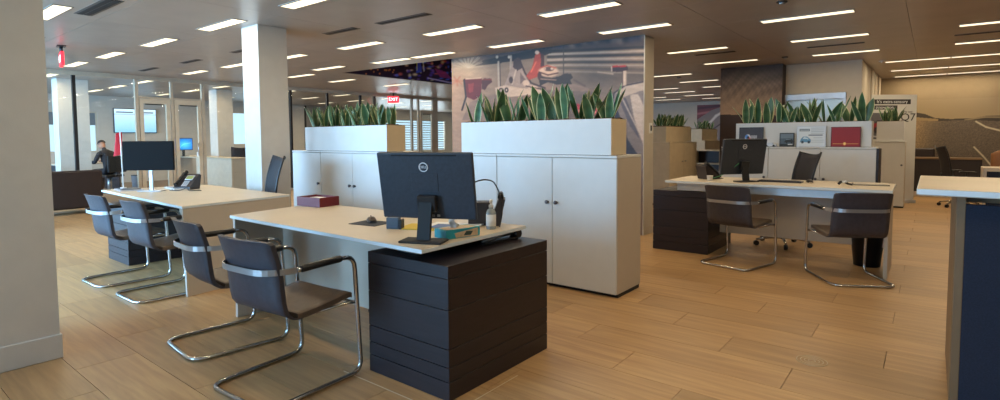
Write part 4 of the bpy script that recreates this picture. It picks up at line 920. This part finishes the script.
# frames leaning on the rear planter front (cabinet top z=1.158, planter front y=8.3)
def standing(name, px0, px1, pyt, pyb, label, cat, body, paint, nx=60, ny=40, m=None):
    a = at(px0, pyt, 1, 8.25); b = at(px1, pyb, 1, 8.25); w = b.x-a.x; h = a.z-1.158
    t = thing(name, label, cat, ((a.x+b.x)/2, 8.262, 1.158)); K = Matrix.Rotation(-.07, 4, 'X')
    MB().box(-w/2, w/2, -.012, .0, 0, h, .002).xf(K).build('backing', body, t)
    o = sheet('printed_face', (-w/2+.012, -.0135, .012), (1, 0, 0), (0, 0, 1), w-.024, h-.024, nx, ny, paint, PRINT, t); o.data.transform(K); return t
def f1(U, V):
    c = Canvas(U, V, (52, 50, 58)); c.ell(.36, .45, .13, .2, (225, 225, 228)); c.ell(.36, .45, .07, .11, (52, 50, 58)); c.ell(.31, .5, .07, .13, (60, 120, 200), .9); c.ell(.42, .38, .06, .1, (200, 50, 60), .9); c.ell(.37, .46, .05, .08, (40, 40, 48))
    for k in range(5): c.poly([(.5+k*.055, .42), (.54+k*.055, .42), (.545+k*.055, .58), (.505+k*.055, .58)], (190, 190, 196), .85)
    return c.c
def f2(U, V):
    c = Canvas(U, V, (70, 86, 100)); c.poly([(0, .62), (1, .62), (1, 1), (0, 1)], (104, 120, 132)); c.poly([(.3, .3), (.42, .48), (.62, .62), (.85, .6), (1, .42), (1, .28)], (24, 28, 36)); c.line([(.46, .52), (.8, .56)], .05, (130, 150, 165)); c.ell(.5, .3, .06, .09, (14, 14, 16)); c.ell(.88, .28, .06, .09, (14, 14, 16)); c.poly([(0, 0), (1, 0), (1, .17), (0, .17)], (30, 34, 38)); c.line([(.62, .12), (.92, .12)], .08, (225, 225, 225)); return c.c
def f3(U, V):
    c = Canvas(U, V, (206, 214, 220)); c.poly([(.06, .76), (.44, .76), (.44, .9), (.06, .9)], (96, 110, 122)); c.poly([(.09, .79), (.41, .79), (.41, .87), (.09, .87)], (206, 214, 220)); c.line([(.12, .83), (.38, .83)], .05, (96, 110, 122), .8)
    for k in range(4): c.line([(.5, .92-k*.09), (.95, .92-k*.09)], .03, (150, 162, 172), .8)
    c.line([(.42, .56), (.9, .56)], .05, (80, 90, 110)); c.line([(.6, .42), (.9, .42)], .03, (150, 160, 172), .8); c.line([(.5, .2), (.95, .2)], .03, (150, 162, 172), .8); c.line([(.5, .3), (.95, .3)], .03, (150, 162, 172), .8)
    c.poly([(.08, .2), (.12, .38), (.22, .5), (.36, .48), (.5, .32), (.5, .2)], (90, 140, 176)); c.poly([(.18, .38), (.24, .46), (.34, .44), (.42, .34)], (190, 210, 222)); c.ell(.18, .2, .05, .07, (40, 60, 80)); c.ell(.42, .2, .05, .07, (40, 60, 80)); return c.c
def f4(U, V):
    c = Canvas(U, V, (140, 26, 38)); c.line([(.05, .13), (.95, .13)], .03, (206, 150, 80)); c.ell(.47, .13, .055, .085, (232, 170, 90)); c.ell(.47, .13, .03, .045, (245, 214, 130)); return c.c
standing('brochure_frame', 739, 763, 127.5, 146, 'dark grey framed card with a small round blue and red logo', 'picture frame', BLACK, f1)
standing('brochure_frame', 779.5, 794, 133, 145.5, 'small frame with a dark car photograph', 'picture frame', BLACK, f2)
standing('brochure_frame', 797, 825.5, 126, 146, 'pale blue-white framed sheet with a blue car drawing', 'picture frame', SILVER, f3)
standing('brochure_frame', 831, 860.5, 127, 146, 'plain red folder with a small gold emblem at the bottom', 'folder', RED, f4)
t = thing('model_car', 'tiny dark model car on the rear cabinet beside the small frame', 'model car', (at(770, 145, 1, 8.2).x, 8.2, 1.158), 0)
MB().extr([(-.075, 0, .012), (.075, 0, .012), (.078, 0, .03), (.04, 0, .035), (.02, 0, .055), (-.03, 0, .055), (-.05, 0, .036), (-.078, 0, .032)], (0, .06, 0)).build('car_body', SILVER, t)
for sx in (-.045, .045):
    for sy in (-.004, .054): MB().tube([(sx, sy, .014), (sx, sy+.01, .014)], .014, 10).build('wheel', BLACK, t)

# ================================================================== BANNER
bnL = Vector((-.93, 12.65, 0)); bnR = Vector((-.25, 13.25, 0)); d = (bnR-bnL); bw = d.length; d.normalize(); bh = at(912, 95, 1, 13.3).z
t = thing('promo_banner', 'white promotional banner with dark text strips and a red car picture', 'banner', bnL, math.atan2(d.y, d.x))
MB().box(0, bw, 0, .02, .06, bh, .002).build('banner_sheet', WHITE, t); MB().box(0, bw, -.06, .1, 0, .06, .005).build('banner_base', SILVER, t)
def paint_car(U, V):
    c = Canvas(U, V, (92, 90, 96)); c.poly([(0, .72), (1, .72), (1, 1), (0, 1)], (96, 96, 104)); c.poly([(0, .45), (.2, .62), (.75, .66), (1, .55), (1, .35), (0, .3)], (150, 28, 40)); c.poly([(.15, .6), (.3, .72), (.7, .72), (.78, .62)], (40, 34, 40)); c.ell(.25, .34, .1, .12, (24, 22, 26)); c.ell(.78, .36, .1, .12, (24, 22, 26)); c.line([(0, .12), (1, .02)], .05, (200, 200, 205)); return c.c
def bz(y): return at(890, y, 1, 12.98).z
sheet('car_picture', (0.0, -.003, bz(139)), (1, 0, 0), (0, 0, 1), bw*.46, bz(113)-bz(139), 50, 40, paint_car, PRINT, t)
DK = mat('banner_dark', (44, 40, 42), .6)
MB().box(.0, bw*.86, -.003, 0, bz(104.4), bz(99.6)).build('text_strip', DK, t); MB().box(.0, bw*.57, -.003, 0, bz(109.7), bz(105.6)).build('text_strip', DK, t)
text("It's extra-sensory", .088, 'lettering', WHITEP, t, frame((bw*.45, -.0035, bz(102)), (1, 0, 0), (0, 0, 1)), .0005)
text("innovation.", .085, 'lettering', WHITEP, t, frame((bw*.30, -.0035, bz(107.6)), (1, 0, 0), (0, 0, 1)), .0005)
text("The new", .055, 'lettering', DK, t, frame((bw*.80, -.003, bz(112)), (1, 0, 0), (0, 0, 1)))
text("Q7", .20, 'lettering', DK, t, frame((bw*.81, -.003, bz(117.6)), (1, 0, 0), (0, 0, 1)), sx=1.15)

# ================================================================== RIGHT FAR AREA
t = thing('low_counter', 'long dark low counter in front of the road mural', 'counter', (.3, 14.8, 0))
a = at(909, 170, 1, 14.8); b = at(982, 170, 1, 14.8)
MB().box(a.x-.3, b.x-.3, 0, .04, .05, .80).build('front_panel', mat('counter_dark', (34, 26, 28), .6), t); MB().box(a.x-.3, b.x-.3, -.02, .5, .80, .83).build('counter_top', mat('counter_top_tan', (120, 96, 70), .5), t); MB().box(a.x-.3+.03, b.x-.33, .04, .48, 0, .8).build('carcass', DARKIN, t); MB().box(a.x-.3, b.x-.3, -.03, 0, 0, .10).build('plinth', PANEL, t)
a = at(920, 150, 1, 15.1)
t = thing('lounge_chair', 'dark low padded chair behind the far counter', 'chair', (a.x, 15.53-.08, 0)); MB().box(-.26, .26, -.02, .06, .4, 1.02, .03).build('backrest', SOFAM, t); MB().box(-.26, .26, -.12, -.02, .36, .46, .02).build('seat', SOFAM, t)
for sx in (-.23, .23):
    for sy in (-.10, .03): MB().tube([(sx, sy, 0), (sx, sy, .37)], .012, 6).build('leg', BLACK, t)
a = at(985, 165, 1, 10.5); 
t = thing('pedestal_unit', 'navy blue pedestal with a pale top at the right edge', 'pedestal', (1.55, 10.5, 0)); a = at(989, 165, 1, 10.5)
MB().box(a.x-1.55, a.x-1.55+.5, 0, .5, .03, .78).build('carcass', NAVY, t); MB().box(a.x-1.55-.06, a.x-1.55+.5, -.02, .52, .78, .83).build('pedestal_top', LAM, t); MB().box(a.x-1.55-.06, a.x-1.55-.02, 0, .5, 0, .78).build('end_panel', PANEL, t)
a = at(997, 150, 1, 13.4)
t = thing('lounge_chair', 'tan padded chair back at the right edge by the road mural', 'chair', (a.x+.2, 13.5, 0))
MB().grid(lambda u, v, o: ((u-.5)*.55, -.02-.05*math.sin(PI*u)-o*.5, .70+.36*v-.10*(2*u-1)**2), 10, 6, .09).build('backrest', mat('tan_leather', (140, 94, 58), .5), t); MB().box(-.26, .26, -.5, -.03, .4, .52, .03).build('seat', SOFAM, t)
for sx in (-.22, .22):
    for sy in (-.45, -.05): MB().tube([(sx, sy, 0), (sx, sy, .42)], .014, 6).build('leg', BLACK, t)
# far middle desk with shelves
a = at(706, 150, 1, 12.5)
t = thing('shelf_unit', 'low beige open shelf unit beyond the right-hand desk telephone', 'shelf', (a.x, 12.5, 0)); m = mat('cabinet_beige', (196, 180, 152))
for sx in (-.3, .3): MB().box(sx-.012, sx+.012, 0, .4, 0, 1.0).build('side_panel', m, t)
for zz in (.05, .36, .68, .98): MB().box(-.288, .288, 0, .4, zz, zz+.025).build('shelf', m, t)
MB().box(-.288, .288, .38, .4, .05, .98).build('back_panel', DARKW, t)
# upright items between the near planters
a = at(448, 150, 1, 5.6)
t = thing('display_board', 'tilted grey display board seen between the two near planters', 'board', (-4.72, 6.1, 0), RX(38))
MB().extr([(-.25, 0, .5), (.05, 0, .5), (.12, 0, 1.2), (.02, 0, 1.46), (-.17, 0, 1.24)], (0, .02, 0)).build('board_panel', mat('board_grey', (140, 136, 136), .5), t); MB().box(-.2, .08, -.15, .15, 0, .03).box(-.1, -.02, -.04, .04, .03, .5).build('board_stand', DARKF, t)
t = thing('tower_screen', 'slim black upright screen edge between the two near planters', 'monitor', (-4.97, 6.05, 0), RX(55)); MB().box(-.03, .03, -.16, .16, .7, 1.33, .004).build('shell', BLACKM, t); MB().box(-.1, .1, -.12, .12, 0, .02).box(-.02, .02, -.02, .02, .02, .7).build('stand', DARKF, t)

# ================================================================== LEFT BACKGROUND
def sofa(x, y0, y1, label, rz=0):
    t = thing('lounge_sofa', label, 'sofa', (x, (y0+y1)/2, 0), rz); L_ = (y1-y0)/2
    MB().box(-.14, 0, -L_, L_, .10, .77, .03).build('backrest', SOFAM, t); MB().box(-.78, -.14, -L_+.14, L_-.14, .12, .42, .03).build('seat', SOFAM, t)
    for s in (-1, 1): MB().box(-.8, -.14, s*(L_-.07)-.07, s*(L_-.07)+.07, .10, .6, .025).build('arm', SOFAM, t)
    for sx in (-.74, -.05):
        for s in (-1, 1): MB().cyl((sx, s*(L_-.08)), .02, 0, .10).build('leg', SATIN, t)
    return t
sofa(-11.75, 1.6, 3.28, 'dark brown leather sofa seen from behind at the left', 0)
s2 = sofa(-13.9, 1.5, 2.9, 'dark sofa behind the glass beyond the brown one', 0)
t = thing('office_desk', 'beige desk with a plain front panel behind the glass doors', 'desk', (-14.8, 6.6, 0))
MB().box(-1.6, 1.78, -.40, .12, .83, .86, .003).build('desktop', LAM, t); MB().box(-.15, 1.75, -.38, -.35, 0, .83).build('front_panel', mat('panel_bright', (206, 192, 172), .5), t)
MB().box(1.72, 1.75, -.35, .10, 0, .83).build('end_panel', PANEL, t); MB().box(-1.57, -1.54, -.38, .10, 0, .83).build('end_panel', PANEL, t); MB().box(-.15, -.12, -.35, .10, 0, .83).build('divider', PANEL, t)
def paint_wp(U, V):
    c = Canvas(U, V, (10, 80, 170)); g_ = np.exp(-((U-.55)**2+(V-.45)**2)*5)[..., None]; c.c = c.c*(1-g_)+np.array((70, 180, 225))*g_; c.line([(.2, .1), (.5, .5), (.9, .6)], .04, (150, 220, 240), .6); return c.c
a = at(174, 138, 0, -15.7); b = at(193, 150, 0, -15.7)
t = thing('monitor', 'lit monitor with a blue desktop picture behind the glass doors', 'monitor', (-15.7, (a.y+b.y)/2, .86)); hw = (b.y-a.y)/2
MB().box(-.03, 0, -hw, hw, b.z-.86, a.z-.86, .003).build('shell', BLACK, t); sheet('screen', (.003, -hw+.015, b.z-.86+.015), (0, 1, 0), (0, 0, 1), 2*hw-.03, a.z-b.z-.03, 40, 30, paint_wp, SCREEN, t); MB().box(-.1, .08, -.1, .1, 0, .012).box(-.03, -.005, -.03, .03, .012, .2).build('stand', BLACK, t)
t = thing('desk_clutter_box', 'small white box beside the blue-lit monitor', 'box', (-15.2, 6.45, .86)); MB().box(-.06, .06, -.08, .08, 0, .10, .004).build('carton', PAPER, t); MB().box(-.062, .062, -.082, .082, .10, .115).build('lid', PAPER, t)
# person
SKIN = mat('skin', (188, 138, 112), .6); SHIRT = mat('dark_shirt', (42, 40, 44), .85); HAIR = mat('dark_hair', (52, 44, 40), .9); TROU = mat('grey_trousers', (60, 66, 76), .85)
def skin_fig(verts, edges, rad, name, m, parent, sub=1):
    me = bpy.data.meshes.new(name); me.from_pydata(verts, edges, []); o = bpy.data.objects.new(name, me); COL.objects.link(o)
    md = o.modifiers.new('s', 'SKIN'); md.use_smooth_shade = True
    for i, r in enumerate(rad): me.skin_vertices[0].data[i].radius = (r, r) if not hasattr(r, '__len__') else r
    me.skin_vertices[0].data[0].use_root = True
    if sub: o.modifiers.new('d', 'SUBSURF').levels = sub; o.modifiers['d'].render_levels = sub
    dg = bpy.context.evaluated_depsgraph_get(); dg.update(); m2 = bpy.data.meshes.new_from_object(o.evaluated_get(dg)); bpy.data.objects.remove(o)
    m2.materials.clear(); m2.materials.append(m); o = bpy.data.objects.new(name, m2); COL.objects.link(o); o.parent = parent; return o
pt = thing('person', 'seated person in a dark shirt bent over a desk behind the glass', 'person', (-16.2, 4.66, 0), RX(112))   # local +y: facing
V = [(0, -.02, .52), (0, -.02, .66), (0, .03, .82), (0, .08, .98), (0, .12, 1.06), (0, .17, 1.13),
     (-.17, .08, .98), (-.24, .16, .74), (-.18, .38, .77), (-.15, .46, .77), (.17, .08, .98), (.24, .16, .74), (.18, .38, .77), (.15, .46, .77),
     (-.10, .02, .52), (-.13, .42, .52), (-.13, .40, .10), (-.13, .52, .05), (.10, .02, .52), (.13, .42, .52), (.13, .40, .10), (.13, .52, .05)]
Ed = [(0, 1), (1, 2), (2, 3), (3, 4), (4, 5), (3, 6), (6, 7), (7, 8), (8, 9), (3, 10), (10, 11), (11, 12), (12, 13), (0, 14), (14, 15), (15, 16), (16, 17), (0, 18), (18, 19), (19, 20), (20, 21)]
Rr = [(.15, .11), (.14, .10), (.15, .11), (.12, .09), .05, .05, .065, .05, .038, .03, .065, .05, .038, .03, .09, .07, .045, .04, .09, .07, .045, .04]
skin_fig(V, Ed, Rr, 'body', SHIRT, pt, 1)
hd = MB(); hd.lathe([(.02, -.12), (.055, -.10), (.072, -.05), (.078, .0), (.075, .05), (.05, .09), (.01, .105)], seg=16).xf(Matrix.Translation((0, .22, 1.19)) @ Matrix.Rotation(-.5, 4, 'X') @ Matrix.Diagonal((.95, 1.15, 1, 1))); hd.build('head', SKIN, pt, smooth=True)
fm = Matrix.Translation((0, .22, 1.19)) @ Matrix.Rotation(-.5, 4, 'X')
MB().extr([(-.012, .085, -.03), (.012, .085, -.03), (.006, .088, .02), (-.006, .088, .02)], (0, .02, -.004)).xf(fm).build('nose', SKIN, pt)
for s in (-1, 1): MB().box(s*.03-.012, s*.03+.012, .083, .09, .005, .014).xf(fm).build('eye', BLACK, pt); MB().box(s*.074-.008, s*.074+.008, -.015, .02, -.02, .03, .004).xf(fm).build('ear', SKIN, pt)
MB().box(-.025, .025, .075, .083, -.06, -.052).xf(fm).build('mouth', RED, pt)
MB().grid(lambda u, v, o: (.085*math.cos(2*PI*u)*math.cos(v*PI/2)*(1), -.018+.098*math.sin(2*PI*u)*math.cos(v*PI/2), .025+.09*math.sin(v*PI/2)), 16, 6).xf(fm).build('hair', HAIR, pt)
for s in (-1, 1):
    vs = [(s*.15, .46, .77), (s*.145, .52, .775)]; es = [(0, 1)]; rr = [.028, .03]
    for k in range(4): vs += [(s*.145+(k-1.5)*.018, .57+.008*(1.5-abs(k-1.5)), .775), (s*.145+(k-1.5)*.019, .60+.01*(1.5-abs(k-1.5)), .765)]; es += [(1, len(vs)-2), (len(vs)-2, len(vs)-1)]; rr += [.008, .007]
    vs += [(s*.145-s*.04, .53, .77), (s*.145-s*.055, .56, .765)]; es += [(1, len(vs)-2), (len(vs)-2, len(vs)-1)]; rr += [.009, .008]
    skin_fig(vs, es, rr, 'hand', SKIN, pt, 1)
t = thing('office_chair', 'black chair the seated person is sitting on', 'chair', (-16.2, 4.66, 0), RX(112))
MB().box(-.24, .24, -.22, .22, .38, .44, .02).build('seat', BLACK, t); MB().box(-.24, .24, -.30, -.24, .5, .92, .02).build('backrest', BLACK, t); MB().tube([(0, -.1, .40), (0, -.27, .42), (0, -.27, .6)], .02).build('back_post', BLACK, t); MB().cyl((0, 0), .16, 0, .03).cyl((0, 0), .05, .03, .38).build('pedestal_base', SATIN, t)
t = thing('office_desk', 'plain desk the seated person works at', 'desk', (-16.85, 4.4, 0), RX(112)); MB().box(-.8, .8, -.15, .5, .70, .73, .003).build('desktop', LAM, t)
for sx in (-.76, .76): MB().box(sx-.02, sx+.02, -.1, .45, 0, .70).build('end_panel', DARKW, t)
t = thing('waste_bin', 'grey cylindrical bin behind the seated person', 'bin', (-15.6, 5.1, 0)); MB().lathe([(.13, 0), (.15, .4), (.155, .41), (.14, .4), (.12, .02)], seg=18).build('bin_wall', mat('grey_bin', (120, 126, 134), .5), t); MB().cyl((0, 0), .155, .41, .43).build('lid', BLACK, t)
t = thing('office_desk', 'dark desk with shelf behind the glass at the far left edge', 'desk', (-18.9, 2.9, 0)); MB().box(-.3, .3, -.5, .25, .72, .75).build('desktop', PANEL, t); MB().box(-.28, .28, -.48, .2, 0, .72).build('carcass', DARKW, t); 

# ================================================================== FLOOR SOCKET, STRIPS
t = thing('floor_socket', 'round ribbed floor outlet cover set in the open floor', 'floor outlet', (-.508, 3.545, 0))
m = mat('outlet_metal', (186, 168, 138), .4, metal=.4)
for i, r_ in enumerate((.078, .058, .038, .018)): MB().tube([(r_*math.cos(k*PI/16), r_*math.sin(k*PI/16), .001) for k in range(32)], .003, 6, closed=True).build('ring', m, t)
MB().cyl((0, 0), .08, 0, .0012, 32).build('cover_plate', mat('outlet_plate', (160, 126, 84), .5), t)
st = mat('pale_floor_strip', (214, 196, 166), .4, metal=.3)
MB().box(-2.55, -1.74, 1.80, 1.806, 0, .0015).box(-1.746, -1.74, 1.806, 2.35, 0, .0015).build('trim_1', st); tag(bpy.data.objects['trim_1'], 'thin pale floor strip round the foreground pedestal', kind='structure')
